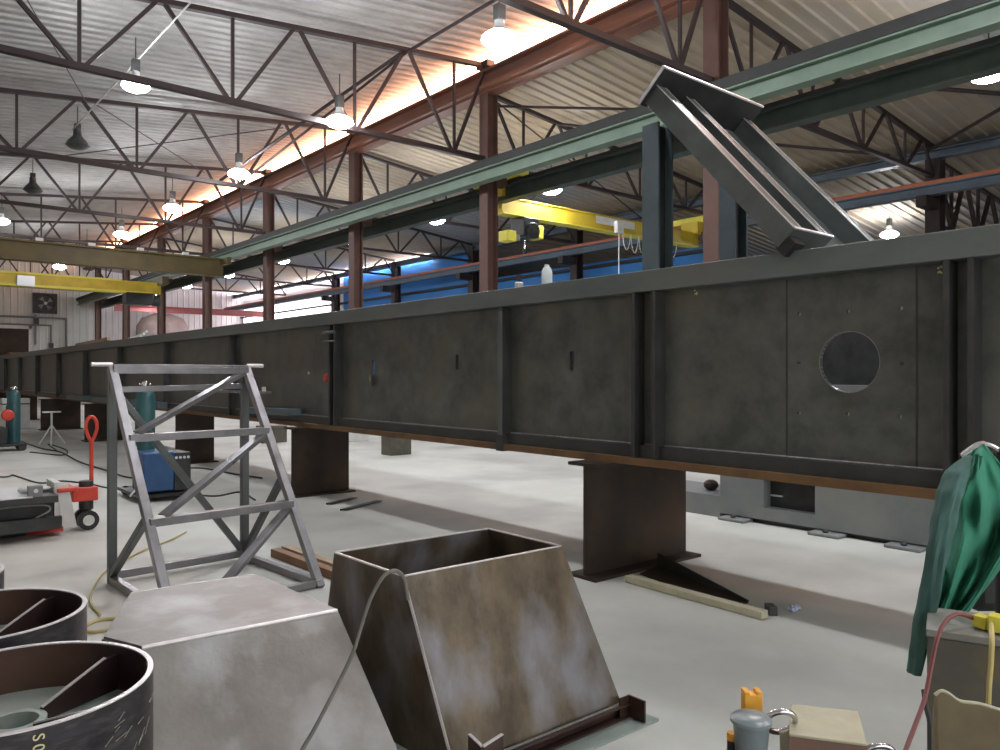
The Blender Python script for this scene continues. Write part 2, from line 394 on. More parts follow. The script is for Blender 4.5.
for n, y in enumerate(TY):
    L = 'brown roof truss of the left bay, %s back from the camera' % ORD[n]
    if n == 0: t0['label'] = L; t0['group'] = 'left bay roof trusses'
    else: dup(t0, (0,y,6.5), L, 'left bay roof trusses')
    L = 'brown roof truss between the two column rows, %s back from the camera' % ORD[n]
    if n == 0: t1['label'] = L; t1['group'] = 'middle bay roof trusses'
    elif n < 7: dup(t1, (XC,y,6.5), L, 'middle bay roof trusses')
t2 = third_truss(TY[0]); t2['label'] = 'dark roof truss behind the rear column at the right edge'
# bracing pipes and rods between trusses
def brace(p0, p1, r_, label, name='brace_pipe'):
    tag(MB().rod(p0, p1, r_, 'truss').build(name), label, 'brace', 'roof bracing')
brace((9.0,TY[1]-6.1,8.45),(9.0,TY[1]+.0,8.45-.05),.035,'brown bracing pipe running forward from the nearest visible truss top')
brace((8.95,TY[1],8.42),(7.3,TY[2],6.6),.04,'long brown bracing pipe rising diagonally beside the biggest lamp')
brace((4.2,TY[2],7.9),(1.9,TY[1],7.7),.012,'thin bracing rod below the roof at upper left','brace_rod')
brace((4.3,TY[2],7.95),(9.0,TY[3],8.3),.014,'thin cross-bracing rod above the left bay lamps','brace_rod')
brace((9.0,TY[2],8.3),(4.2,TY[3],7.9),.014,'thin rod crossing under the roof beyond the second lamp','brace_rod')
brace((1.8,TY[2],6.6),(6.5,TY[3],8.1),.02,'thin brown diagonal rod in the far left trusses','brace_rod')
brace((7.8,TY[2],6.6),(9.0,TY[1],8.4),.03,'short brown brace meeting the lower chord left of the glow')
brace((15.5,TY[0],7.6),(20.1,TY[0]-4.5,6.9),.045,'brown brace pipe rising to the right under the tan roof')
brace((19.9,TY[0],7.0),(15.5,TY[0]-4.5,6.9),.04,'brown brace pipe crossing behind the lower runway beam')
brace((13.4,TY[0],6.5),(11.4,TY[1],7.8),.03,'brown brace pipe just right of the nearest column')
brace((13.4,TY[1],7.8),(17.8,TY[0],6.5),.035,'brown brace pipe dropping behind the tilted bracket')
brace((13.4,TY[1],6.5),(17.6,TY[2],7.3),.03,'brown brace pipe above the yellow crane')
brace((11.5,TY[1],7.9),(19.8,TY[1]+2.5,6.6),.02,'thin rod below the roof beyond the yellow crane','brace_rod')
# ------------------------------------------------------------------ runways
def runway(x, z0, z1, m, label, rail='rdark'):
    r = root('crane_runway', label, 'runway beam', (x,YB,z0)); tp = .16 if m == 'rgreen' else .05; z1 -= tp-.05
    MB().ibeam((x,YB,(z0+z1)/2),(x,YE-.1,(z0+z1)/2),.24,z1-z0,.03,.02,m).build('beam', r)
    MB().box((x-.14,YB,z1),(x+.14,YE-.1,z1+tp),rail).build('top_plate', r)
    MB().bar((x,YB,z1+tp+.03),(x,YE-.1,z1+tp+.03),.05,.06,rail).build('rail', r)
runway(XC-.55, 5.83, 6.22, 'rgreen', 'green crane runway beam in front of the brown columns')
runway(XC+.60, 5.68, 6.04, 'rgreen2', 'green crane runway beam just behind the brown columns')
runway(XR-.62, 5.86, 6.10, 'rblue', 'blue-grey crane runway beam with a rust-red top by the rear columns', 'orange')
# ------------------------------------------------------------------ middle bay yellow crane
YK = 14.25
r = root('bridge_crane', 'yellow bridge crane with a sign plate spanning the middle bay', 'crane', (XC+.6,YK,6.1))
MB().prof((XC+.65,YK,5.66),(XR-.7,YK,5.66),[(-.13,-.20),(.13,-.20),(.13,-.17),(.10,-.17),(.10,.17),(.13,.17),(.13,.20),(-.13,.20),(-.13,.17),(-.10,.17),(-.10,-.17),(-.13,-.17)],'yel').build('bridge_girder', r)
MB().box((XC+.66,YK-.16,5.44),(XR-.72,YK+.16,5.47),'yelb').build('lower_flange', r, 'bright yellow lower flange')
et = MB().box((XC+.45,YK-.95,6.14),(XC+.75,YK+.75,6.36),'yelb')
for q in (-.8,.6): et.rod((XC+.44,YK+q,6.24),(XC+.40,YK+q,6.24),.08,'black')
et.box((XC+.5,YK-.3,5.8),(XC+.9,YK+.3,6.14),'yel'); et.build('end_truck', r, bevel=.015)
et = MB().box((XR-.8,YK-1.2,6.17),(XR-.5,YK+1.0,6.36),'yelb').box((XR-1.0,YK-.3,5.8),(XR-.7,YK+.3,6.17),'yel'); et.build('end_truck', r, bevel=.015)
sp = MB().box((15.05,YK-.175,5.60),(16.6,YK-.165,5.80),'white').build('sign_plate', r, 'grey-white lettered plate')
ctr = MB().box((15.75,YK-.30,5.42),(16.0,YK-.18,5.72),'white').build('control_box', r, 'white box hung on the yellow beam')
for k in range(7):
    x = 16.1+k*.34
    MB().tube([(x,YK-.17,5.45),(x+.06,YK-.17,5.15-.04*(k%3)),(x+.17,YK-.17,5.02-.05*(k%2)),(x+.28,YK-.17,5.18),(x+.33,YK-.17,5.45)],.012,'white',6).build('festoon_cable', r)
MB().tube([(15.87,YK-.25,5.42),(15.86,YK-.25,4.6),(15.88,YK-.25,3.7)],.014,'white',6).build('pendant_cable', r)
MB().box((17.75,YK-.2,4.72),(17.85,YK-.12,5.4),'yelb').build('pendant_control', r, 'narrow yellow pendant')
r = root('electric_hoist', 'black electric hoist with yellow end boxes under the yellow crane', 'hoist', (12.7,YK,5.4))
MB().box((12.45,YK-.25,4.95),(12.95,YK+.25,5.42),'black').lathe((12.7,YK-.34,5.1),[(0,0),(.2,0),(.2,.7),(0,.7)],'black',16,axis=(0,1,0)).build('hoist_body', r, bevel=.02)
MB().box((11.98,YK-.2,4.80),(12.26,YK+.15,5.06),'yelb').build('end_box', r, bevel=.02)
MB().box((12.95,YK-.2,4.95),(13.15,YK+.15,5.28),'yelb').build('end_box', r, bevel=.02)
MB().box((12.26,YK-.1,4.86),(12.46,YK+.1,5.0),'alum').build('gearbox', r)
MB().rod((12.7,YK,4.95),(12.7,YK,4.7),.02,'chrome').lathe((12.7,YK,4.62),[(0,-.06),(.05,-.04),(.05,.05),(0,.08)],'dark',12).build('hook_block', r)
# left bay cranes
yo = 28.6
r = root('bridge_crane', 'dull brownish yellow bridge crane crossing the left bay, the nearer one', 'crane', (0,yo,5.9))
MB().box((XL+.3,yo-.25,5.22),(XC-.75,yo+.25,5.80),'olive').build('bridge_girder', r)
MB().box((XL+.3,yo-.40,5.78),(XC-.8,yo-.28,5.84),'olive').build('walkway_edge', r)
MB().box((XC-.85,yo-.9,5.6),(XC-.69,yo+.9,5.84),'olive').build('end_truck', r)
mb = MB()
for k in range(9): mb.box((-3+k*1.5,yo-.42,5.84),(-2.8+k*1.5,yo-.30,5.94),'white')
mb.build('walkway_clips', r)
yy = 35.8
r = root('bridge_crane', 'bright yellow bridge crane crossing the left bay in front of the far wall', 'crane', (0,yy,5.6))
MB().box((XL+.3,yy-.18,5.13),(XC-.8,yy+.18,5.62),'yel').build('bridge_girder', r)
MB().box((XL+.3,yy-.24,5.10),(XC-1.2,yy+.24,5.19),'yelb').build('lower_flange', r, 'bright yellow lower flange')
MB().box((XL+.3,yy-.24,5.58),(XC-2.4,yy+.24,5.66),'yelb').build('upper_flange', r, 'bright yellow upper flange')
MB().box((XC-.95,yy-.9,5.50),(XC-.69,yy+.9,5.84),'olive').build('end_truck', r)
MB().box((5.0,yy-.42,5.1),(5.6,yy-.2,5.5),'alum').build('control_box', r, 'pale grey box on the yellow beam')
r = root('electric_hoist', 'black hoist hanging below the far yellow crane', 'hoist', (9.6,yy,5.1))
MB().box((9.0,yy-.3,4.62),(10.1,yy+.3,5.13),'black').build('hoist_body', r, bevel=.03)
MB().lathe((10.1,yy,4.85),[(0,0),(.25,0),(.25,.3),(0,.3)],'dark',14,axis=(1,0,0)).build('motor', r)
# ------------------------------------------------------------------ high-bay lamps
def lamp(lit):
    r = root('high_bay_lamp', '', 'lamp', (0,0,0))
    MB().lathe((0,0,0),[(.04,.30),(.07,.29),(.08,.22),(.12,.16),(.18,.105),(.17,.10),(.10,.15)] if lit else [(.04,.40),(.09,.39),(.10,.24),(.13,.20),(.22,.10),(.28,0),(.27,0),(.20,.09),(.10,.19)],'alum' if lit else 'lampoff',24).build('lamp_shade', r)
    MB().lathe((0,0,0),[(0,-.10),(.12,-.09),(.21,-.055),(.268,.0),(.25,.05),(.17,.11),(0,.13)],'lens' if lit else 'lampoff',24).build('lamp_lens', r)
    MB().box((-.07,-.06,.30 if lit else .40),(.07,.06,.52),'dark').build('ballast_box', r)
    MB().rod((0,0,.52),(0,0,.95),.012,'dark').build('hanger', r)
    return r
LIT, OFF = lamp(True), lamp(False)
used = {True: False, False: False}
def put_lamp(x, y, z, lit, label, group):
    src = LIT if lit else OFF
    if not used[lit]: used[lit] = True; src.location = (x,y,z); src['label'] = label; src['group'] = group
    else: dup(src, (x,y,z), label, group)
G1, G2, G3 = 'lamps of the row along the column line', 'lamps of the row over the left floor', 'lamps of the middle bay'
for i,(y,l) in enumerate([(-1.0,1),(3.9,1),(8.75,1),(13.6,1),(18.7,1),(23.8,1),(29.4,1),(34.6,0),(40,1)]):
    put_lamp(7.3,y,6.5,bool(l),['lit high bay lamp above and right behind the camera','lit high bay lamp just over the girder, out of frame above','largest lit lamp near the top centre, right of the bracing pipe','lit lamp touching the glowing strip, between the first two left columns','lit lamp over the third column from the right of the row','lit lamp left of the glowing strip, above the fourth column','small lit lamp lost in the far truss webs','unlit lamp shade among the far trusses','small lit lamp just below the dull yellow crane'][i],G1)
for i,(y,l) in enumerate([(-.5,1),(4.6,1),(9.6,1),(14.4,1),(18.9,0),(24.3,0),(29.9,1)]):
    put_lamp(3.8,y,6.6,bool(l),['lit high bay lamp directly over the camera','lit high bay lamp over the steel frame, out of frame above','lit high bay lamp above the upper left corner','brightest lit lamp in the upper left, hung on a pale conduit','unlit dark lamp shade, the nearer one at upper left','unlit dark lamp shade, smaller one further left','lit lamp cut by the left edge above the dull yellow crane'][i],G2)
for o in list(COL.objects):
    if o.get('group') == G2: o.scale = (.86,.86,.9)
for i,y in enumerate([4.3,13.9,18.8,23.7,29.4,35.2,41,47]):
    put_lamp(13.25,y,6.15,True,['lit lamp cut by the right edge below the green beams','lit lamp just above the yellow crane in the middle bay','lit lamp left of the column with the hoist, under the green beam','small lit lamp beside the third brown column from the right','tiny lit lamp just right of the fourth column from the right','tiny lit lamp between the fourth and fifth columns from the right','very distant lit lamp behind the fifth column','most distant lit lamp near the far pale wall'][i],G3)
put_lamp(24.8,10.8,6.0-.05,True,'lit lamp just over the girder at right, under the blue-grey beam','lamps of the far right bay')
tag(MB().rod(D(190,3,11.9),D(72,130,16.9),.013,'alum').build('lamp_conduit'),'thin pale conduit feeding the bright lamp at upper left','conduit')
# end-wall fan and pipes
r = root('exhaust_fan', 'square wall fan high on the far white wall', 'fan', (8.86,YE,5.9))
MB().box((8.25,YE-.25,5.25),(9.5,YE-.03,6.45),'dark').build('housing', r)
MB().lathe((8.88,YE-.30,5.85),[(.48,0),(.5,0),(.5,.06),(.46,.06)],'black',24,axis=(0,1,0),close=True).build('guard_ring', r)
mb = MB()
for k in range(4):
    a = k*PI/2+.5; mb.plate([(8.88+.08*math.cos(a),YE-.28,5.85+.08*math.sin(a)),(8.88+.42*math.cos(a-.2),YE-.28,5.85+.42*math.sin(a-.2)),(8.88+.42*math.cos(a+.5),YE-.30,5.85+.42*math.sin(a+.5))],.01,'greym')
mb.build('fan_blades', r); MB().lathe((8.88,YE-.34,5.85),[(0,0),(.09,.0),(.09,.08),(0,.08)],'white',12,axis=(0,1,0)).build('hub', r)
p = MB()
p.tube([(5.5,YE-.12,5.0),(10.0,YE-.12,5.0)],.06,'greym',8,sub=1).tube([(10.0,YE-.12,5.05),(10.0,YE-.12,1.5)],.06,'greym',8,sub=1)
p.tube([(5.5,YE-.12,4.55),(9.2,YE-.12,4.55)],.05,'greym',8,sub=1).tube([(9.2,YE-.12,4.6),(9.2,YE-.12,1.5)],.05,'greym',8,sub=1)
p.tube([(8.4,YE-.12,5.15),(8.4,YE-.12,3.4)],.05,'greym',8,sub=1).box((8.3,YE-.2,4.6),(8.55,YE-.05,4.95),'dark').box((9.1,YE-.2,3.2),(9.32,YE-.05,3.5),'dark')
tag(p.build('pipework'), 'grey pipework with valves on the far white wall beside the doorway', 'pipes')
# things beyond the girder at far left
r = root('storage_tank', 'rounded brownish vertical tank against the far pale wall', 'tank', (15.1,YE-2,0))
MB().lathe((14.9,50.5,0),[(0,0),(1.5,0),(1.5,4.6),(1.2,5.1),(.5,5.4),(0,5.45)],'tank',28).build('tank_shell', r)
MB().lathe((14.9,50.5,2.6),[(1.5,-.05),(1.53,-.05),(1.53,.05),(1.5,.05)],'column',28,close=True).build('band', r)
tag(MB().tube([(17.5,45,0),(17.5,45,3.2),(17.8,45,3.7),(18.4,45,3.7),(18.6,45,3.2),(18.6,45,0)],.22,'alum',10).build('exhaust_duct'), 'shiny pale bent duct standing by the far pale wall', 'duct')
r = root('tie_beam', 'faded red cross beam at the far end of the middle bay', 'beam', (16,46,6))
MB().ibeam((XC+.16,47.5,5.40),(XR-.1,47.5,5.45),.2,.36,.03,.03,'pinkb').build('beam', r)
# ------------------------------------------------------------------ THE GIRDER
X0, XWb = 4.60, 4.72
GY0, GY1 = -1.5, 47.0
ZB, ZT = .91, 2.39
G = root('box_girder', 'very long dark steel box girder resting on rusty blocks', 'girder', (5.2,4.1,ZB))
wb = MB().box((XWb,GY0,ZB+.05),(XWb+.025,GY1,ZT-.16),'mill').build('front_web', G)
WEBC = []
def cyl_cut(y, z, r_, n=40):
    o = MB().lathe((XWb-.3,y,z),[(0,0),(r_,0),(r_,.6),(0,.6)],'stiff',n,axis=(1,0,0)).build('c'); WEBC.append(o)
def wy(px): t=(px-500)/778; return XWb*(cs-sn*t)/(sn+cs*t)
def wp(px, py):
    t=(px-500)/778; d=XWb/(sn+cs*t); return d*(cs-sn*t), 1.6+(375-py)*d/778
y, z = wp(849,362); HY, HZ = y, z
cyl_cut(y, z, .187)
for (a,b_) in ((799,314),(848,311),(901,308),(799,363),(902,363),(848,414),(900,417),(799,413)):
    y, z = wp(a,b_); cyl_cut(y, z, .0125, 12)
for (a,b_,h) in ((373,368,.13),(457,362,.10),(572,361,.12)):
    y, z = wp(a,b_); cyl_cut(y, z+h/2, .028, 16); cyl_cut(y, z-h/2, .028, 16)
    WEBC.append(MB().box((XWb-.3,y-.028,z-h/2),(XWb+.3,y+.028,z+h/2),'stiff').build('c'))
WL = wb.parent; wb.parent = None; wb.location = G.location
cut(wb, WEBC); wb.parent = G; wb.location = (0,0,0)
wb['label'] = 'dark mill-scale web with a round hole and slots'
MB().box((X0,GY0,ZT-.16),(5.74,GY1,ZT),'millf').build('top_flange', G, 'blue-grey upper flange', bevel=.006)
MB().box((X0,GY0,ZB),(5.72,GY1,ZB+.055),'rust').build('bottom_flange', G, 'rust-brown lower flange')
MB().box((X0+.05,GY0,ZB+.055),(XWb,GY1,ZB+.15),'stiff').build('lower_strip', G)
MB().rod((XWb-.003,GY0,ZB+.155),(XWb-.003,GY1,ZB+.155),.006,'weld',6).build('weld_line', G, 'pale weld line')
for a in (787,917):
    MB().box((XWb-.003,wy(a)-.006,ZB+.16),(XWb,wy(a)+.006,ZT-.165),'stiff').build('plate_seam', G)
for a in (1.64,3.82,5.5,8.8,12.2,15.6): MB().box((XWb+.03,a,ZB+.06),(5.0,a+.02,ZT-.17),'mill').build('rear_stiffener', G)
tor = MB().lathe((XWb-.004,HY,HZ),[(.187,0),(.191,0),(.191,.034),(.187,.034)],'frame',48,axis=(1,0,0),close=True).build('hole_rim', G, 'bright cut edge of the round hole')
def stiff(y, w=.022, m='stiff', dx=.0):
    MB().box((X0+dx,y-w/2,ZB+.06),(XWb,y+w/2,ZT-.162),m).build('stiffener', G)
for y in (1.58,1.70): stiff(y, .03)
for y in (3.72,3.92): stiff(y, .03)
stiff(5.50, .03)
MB().box((X0-.006,5.47,ZB+.14),(X0,5.53,ZT-.20),'stiffl').build('stiffener_edge', G, 'paler edge strip of the middle stiffener')
stiff(8.85,.03); stiff(8.72,.03)
for k in range(1,12): stiff(8.85+3.36*k, .05)
MB().box((X0-.005,5.46,ZB-.01),(XWb,5.56,ZB+.14),'stiff').build('stiffener_foot', G)
cl = MB().rod((X0-.02,8.66,2.13),(X0-.02,8.95,2.13),.02,'stiffl').rod((X0-.02,8.66,2.02),(X0-.02,8.95,2.02),.012,'stiffl')
cl.build('clamp_rod', G)
for a in (457,572):
    y, z = wp(a,361); MB().box((XWb+.026,y-.09,z-.14),(XWb+.04,y+.13,z+.14),'mill').build('slot_backing', G)
# bits fixed on the girder
y, z = wp(328,378)
tag(MB().lathe((XWb-.05,y,z),[(0,0),(.045,.005),(.06,.03),(.06,.05),(0,.05)],'red',16,axis=(1,0,0)).build('magnetic_button'),'small round red button on the girder web, left of the paired stiffener','button')
y, z = wp(309,373)
tag(MB().lathe((XWb-.012,y,z),[(0,0),(.018,0),(.018,.012),(0,.012)],'white',10,axis=(1,0,0)).build('white_spot'),'tiny white dot sticker on the girder web near the red cap','sticker')
y, z = wp(373,380)
tag(MB().plate([(XWb-.03,y+.02,z+.06),(XWb-.06,y-.02,z+.05),(XWb-.05,y-.03,z-.02),(XWb-.02,y+.02,z-.07),(XWb-.02,y+.05,z)],.012,'card').build('torn_tag'),'tan rag hanging from the leftmost slot of the girder','rag')
y, z = wp(373,360)
for k,(a,b_) in enumerate(((696,292),(940,270))):
    y, z = wp(a,b_)
    mb = MB()
    for q in range(5): mb.sphere((XWb,y+random.uniform(-.012,.012),z+random.uniform(-.02,.02)),.007,'chalk',8,6,(.3,1,1))
    tag(mb.build('paint_mark'), ['pale paint dab near the top of the web left of the round hole','pale paint dab near the top of the web right of the round hole'][k], 'paint mark')
# flat bars lying on the lower flange at left
r = root('flat_bar', 'pale blue-grey flat bar clamped on the lower flange left of the red cap', 'bar', (4.5,10.4,1.1))
MB().bar((4.56,9.75,1.10),(4.56,11.2,1.08),.20,.09,'post').build('bar', r, bevel=.004)
r = root('flat_bar', 'grey flat bar with bolts sticking out behind the steel frame', 'bar', (4.4,11,1.3))
MB().bar((4.56,10.6,1.35),(4.56,13.5,1.33),.10,.035,'frame').build('bar', r)
for y in (10.7,11.0,12.4): MB().rod((4.54,y,1.35),(4.54,y,1.43),.03,'white').build('bolt', r)
for k,(y0,y1) in enumerate(((15.4,18.0),(18.6,20.8),(21.5,23.5))):
    tag(MB().bar((4.54,y0,1.02),(4.54,y1,1.02),.18,.12,'post').build('flat_bar'), ['dark grey plate on the lower flange just left of the steel frame','short grey plate on the flange above the jack stand','dark plate on the flange above the furthest blocks'][k],'bar')
# ------------------------------------------------------------------ support blocks
def support(x0, x1, y0, label, wd=.30, h=ZB):
    r = root('support_block', label, 'steel block', (x0,y0,0), 'rusty blocks under the girder')
    yc = y0+wd/2
    MB().box((x0-.0,y0,0),(x1,y0+wd,.025),'block').build('bottom_flange', r)
    MB().box((x0-.0,y0,h-.025),(x1,y0+wd,h),'block').build('top_flange', r)
    MB().box((x0+.03,yc-.01,.025),(x1-.03,yc+.01,h-.025),'block').build('web', r)
    return r
support(4.40, 5.75, 4.12, 'rusty steel block under the girder in the middle of the floor', .30)
support(4.42, 5.32, 9.45, 'dark rusty block under the girder right of the steel frame', .3)
support(4.45, 5.2, 14.3, 'dark block under the girder seen through the steel frame', .3)
support(4.3, 5.3, 20.6, 'dark block under the girder left of the steel frame, nearer', .4)
support(4.2, 5.3, 25.6, 'furthest dark block under the girder beside the jack stand', .4)
support(4.2, 5.2, 32.0, 'tiny far block under the girder behind the teal gas cylinder', .4)
# ------------------------------------------------------------------ posts and tilted bracket on the girder
for k,(x,y) in enumerate(((4.645,3.78),(5.62,3.76))):
    r = root('steel_post', ['blue-grey post on the girder under the left end of the tilted bracket','blue-grey post on the girder half hidden behind the tilted bracket'][k], 'post', (x,y,ZT), 'posts carrying the tilted bracket')
    top = 3.50 if k == 0 else 3.30
    MB().box((x,y-.07,ZT),(x+.018,y+.085,top),'post').build('flange', r)
    MB().box((x+.018,y-.005,ZT),(x+.16,y+.010,top),'stiff').build('web', r)
    MB().box((x+.16,y-.07,ZT),(x+.178,y+.085,top),'post').build('flange', r)
TB = root('tilted_bracket', 'large grey steel bracket leaning down over the girder edge', 'bracket', (4.6,2.6,2.4))
A0, A1 = V((0,2.677,2.425)), V((0,3.76,3.63))
ax = (A1-A0).normalized(); nz = V((0,-ax.z,ax.y))         # nz: upward normal of the bracket
def bp(x, s_, n_): return V((x,0,0)) + A0 + ax*s_ + nz*n_
LEN = (A1-A0).length
def member(x, flip, wid=.10, dep=.20, s0=0., m='lean', nm='channel'):
    t = .012
    pts = [(x,0),(x+flip*wid,0),(x+flip*wid,t),(x+flip*t,t),(x+flip*t,dep-t),(x+flip*wid,dep-t),(x+flip*wid,dep),(x,dep)]
    vs = [bp(a,s0,q) for a,q in pts]+[bp(a,LEN,q) for a,q in pts]; n = 8
    MB().add(vs, [(i,(i+1)%n,n+(i+1)%n,n+i) for i in range(n)]+[tuple(range(n))[::-1],tuple(range(n,2*n))], m).build(nm, TB, bevel=.003)
    # bright ground edges on the two lips
    e = MB()
    for a in (x, x+flip*wid):
        e.bar(bp(a,s0,dep),bp(a,LEN,dep),.007,.007,'edge',up=nz)
    e.build('ground_edge', TB, 'bright ground edge')
member(4.54, 1, .10, .155)
member(4.90, 1, .09, .15)
member(5.67, 1, .09, .15)
# end plate
MB().plate([bp(4.50,LEN,-.02),bp(5.80,LEN,-.02),bp(5.80,LEN,.285),bp(4.50,LEN,.285)],.02,'leand').build('end_plate', TB, 'black end plate')
e = MB().bar(bp(4.50,LEN+.0,.288),bp(5.80,LEN,.288),.022,.014,'edge',up=nz).bar(bp(4.497,LEN,-.02),bp(4.497,LEN,.285),.012,.022,'edge',up=ax)
e.build('ground_edge', TB, 'bright ground edge')
# web plate between channels 2 and 3, dark
MB().plate([bp(5.02,.05,.01),bp(5.66,.05,.01),bp(5.66,LEN,.01),bp(5.02,LEN,.01)],.012,'lean').build('web_plate', TB)
MB().plate([bp(4.64,.0,.02),bp(4.92,.0,.02),bp(4.92,LEN,.02),bp(4.64,LEN,.02)],.012,'leand').build('web_plate', TB, 'dark recessed plate')
MB().plate([bp(4.53,-.01,0),bp(5.02,-.01,0),bp(5.02,-.01,.158),bp(4.53,-.01,.158)],.014,'lean').build('foot_plate', TB)
MB().bar(bp(4.53,-.01,.158),bp(5.02,-.01,.158),.02,.01,'edge',up=nz).build('ground_edge', TB, 'bright ground edge')
MB().obox(bp(4.60,-.045,.04),V((.06,0,0)),ax*.04,nz*.055,'leand').build('foot_angle', TB, 'black foot angle')
# ------------------------------------------------------------------ small things on the girder top
r = root('clear_bottle', 'clear plastic bottle standing on the girder near the middle column', 'bottle', tuple(D(547,281,6.9)))
zb_ = ZT; c_ = V((4.75,0,ZT)); t=(547-500)/778; c_.y = 4.75*(cs-sn*t)/(sn+cs*t)
r['_o'] = tuple(c_); r.location = c_
MB().lathe(c_,[(0,0),(.045,.0),(.048,.02),(.048,.12),(.035,.16),(.018,.175),(0,.175)],'plast',16).build('bottle_body', r)
MB().lathe(c_+V((0,0,.165)),[(0,0),(.022,0),(.022,.025),(0,.025)],'white',12).build('cap', r)
t=(519-500)/778; c_ = V((4.75,4.75*(cs-sn*t)/(sn+cs*t),ZT))
r = root('welding_clamp', 'grey ground clamp standing on the girder left of the bottle', 'clamp', tuple(c_))
MB().box(c_+V((-.03,-.03,0)),c_+V((.03,.03,.07)),'alum').build('clamp_body', r, bevel=.01)
MB().obox(c_+V((0,0,.10)),V((.015,0,0)),V((0,.015,0)),V((0,0,.035)),'dark').build('handle', r)
for k,(x,yk) in enumerate(((4.9,24.5),(5.0,19.5))):
    r = root('loose_part', ['pale plank lying on the girder top near the far end','bundle of pale rods lying on the girder behind the frame'][k], 'scrap', (x,yk,ZT))
    if k == 0: MB().bar((x,yk,ZT+.05),(x+.5,yk-1.4,ZT+.2),.08,.08,'wood').build('plank', r); MB().box((x+.4,yk-1.5,ZT),(x+.6,yk-1.3,ZT+.15),'stiff').build('packer', r)
    else:
        for q in range(4): MB().rod((x+.06*q,yk,ZT+.05+.03*(q%2)),(x+.06*q,yk-1.0,ZT+.07+.06*(q%3)),.025,'white').build('rod', r)
# ------------------------------------------------------------------ grey machine base behind the girder
R = root('machine_base', 'long grey steel machine base on the floor behind the girder', 'machine', (7.5,3,0))
bx = MB().box((7.50,-1.5,.05),(8.5,5.12,1.5),'greym').build('housing', R)
o = MB().box((7.0,4.0,.18),(7.66,4.58,.52),'black').build('c')
bx.parent = None; bx.location = R.location; cut(bx,[o]); bx.parent = R; bx.location = (0,0,0)
MB().box((7.64,4.0,.18),(7.67,4.58,.52),'black').build('recess_back', R, 'black recess')
MB().box((7.60,4.42,.30),(7.64,4.56,.315),'alum').build('recess_tool', R)
MB().box((7.50,5.12,.0),(8.3,6.2,.24),'greym').build('step', R)
MB().box((7.7,3.35,1.5),(8.4,5.0,2.2),'dark').build('upper_housing', R, 'dark upper housing')
MB().box((7.56,-1.5,.0),(8.4,5.12,.05),'black').build('plinth', R)
for k,y in enumerate((4.9,3.85,3.1,2.3)):
    MB().box((7.36,y-.16,0),(7.56,y+.16,.035),'greym').lathe((7.42,y,.035),[(0,.03),(.03,.03),(.03,0),(0,0)],'dark',8).build('foot_pad', R, bevel=.01)
for y in (5.13,):
    MB().plate([(7.7,5.13,.9),(7.7,5.55,.95),(7.7,5.13,.45)],.05,'black').build('gusset', R)
MB().plate([(7.6,6.1,.24),(7.6,5.95,.24),(7.6,6.15,.6)],.05,'black').build('gusset', R)
tag(MB().sphere((7.8,5.45,.305),.09,'block',10,8,(1,1,.7)).build('scrap_lump'), 'brown lump on the low step of the grey machine base', 'scrap')
# ------------------------------------------------------------------ steel frame (A-frame rack)
BL, BR = V((1.545,6.50,0)), V((2.625,6.60,0))      # rear feet
FL, FR = V((1.60,5.22,0)), V((2.715,5.36,0))       # front feet
HT = 1.66
F = root('welded_rack', 'tall welded tube frame with slanted ladder side standing on the floor', 'frame', tuple((BL+BR+FL+FR)/4))
w = .062
TLp, TRp = BL+V((-.01,-.03,HT)), BR+V((0,-.03,HT))
def fb(name, a, b_, ww=w, hh=w, up=(0,0,1), m='frame'): return MB().bar(a,b_,ww,hh,m,up).build(name, F, bevel=.005)
fb('rear_post', BL, BL+V((0,0,HT)), up=(0,1,0), m='stiffl'); fb('rear_post', BR, BR+V((0,0,HT-.04)), up=(0,1,0), m='stiffl')
def fl(t): return FL.lerp(TLp, t)
def fr(t): return FR.lerp(TRp, t)
FLN = (TLp-FL).normalized()
fb('slanted_leg', fl(0), fl(1), up=(1,0,0)); fb('slanted_leg', fr(0), fr(1), up=(1,0,0))
def rung(t, h=.055):
    a, b_ = fl(t), fr(t)
    return MB().angle(a+V((.0,-.05,.03)), b_+V((0,-.05,.03)), .085, h, .008, 'frame', flip=-1).build('rung', F, bevel=.002)
fronty = [.985, .685, .35]
for t in fronty: rung(t)
for (a,b_) in ((fl(.685)+V((.06,0,.03)), fr(.97)-V((.04,0,0))), (fl(.35)+V((.10,0,.03)), fr(.665)-V((.03,0,0))), (fl(.0)+V((.22,0,.06)), fr(.33)-V((.03,0,0)))):
    MB().angle(a+V((0,-.03,.02)),b_+V((0,-.03,.02)),.07,.035,.008,'frame',flip=-1).build('diagonal_brace', F, bevel=.002)
fb('rung', fl(.02)+V((0,0,.0)), fr(.02), .05,.05)
# top plate and rods
MB().bar(TLp+V((0,-.01,.0)), TRp+V((0,-.01,.0)), .08,.05,'frame').build('top_bar', F, bevel=.004)
ex = (TRp-TLp).normalized()
for p_, sgn in ((TLp,-1),(TRp,1)):
    MB().rod(p_+V((0,-.02,.02)), p_+ex*sgn*.15+V((0,-.02,.02)), .017,'edge').build('top_pin', F)
# rear bracing
z = 1.485
fb('rear_rail', BL+V((0,0,z)), BR+V((0,0,z+.02)), .045,.045)
fb('rear_rail', BL+V((0,0,.06)), BR+V((0,0,.06)), .06,.06)
fb('rear_brace', BL+V((.05,0,1.44)), BR+V((-.02,0,.08)), .05,.05, m='stiffl')
fb('side_rail', BL+V((0,0,.03)), FL+V((0,0,.03)), .06,.06); fb('side_rail', BR+V((0,0,.03)), FR+V((0,0,.03)), .06,.06)
fb('side_brace', BL+V((0,0,.06)), fl(.37), .05,.05, m='stiffl'); fb('side_brace', BR+V((0,0,.06)), fr(.47), .05,.05, m='stiffl')
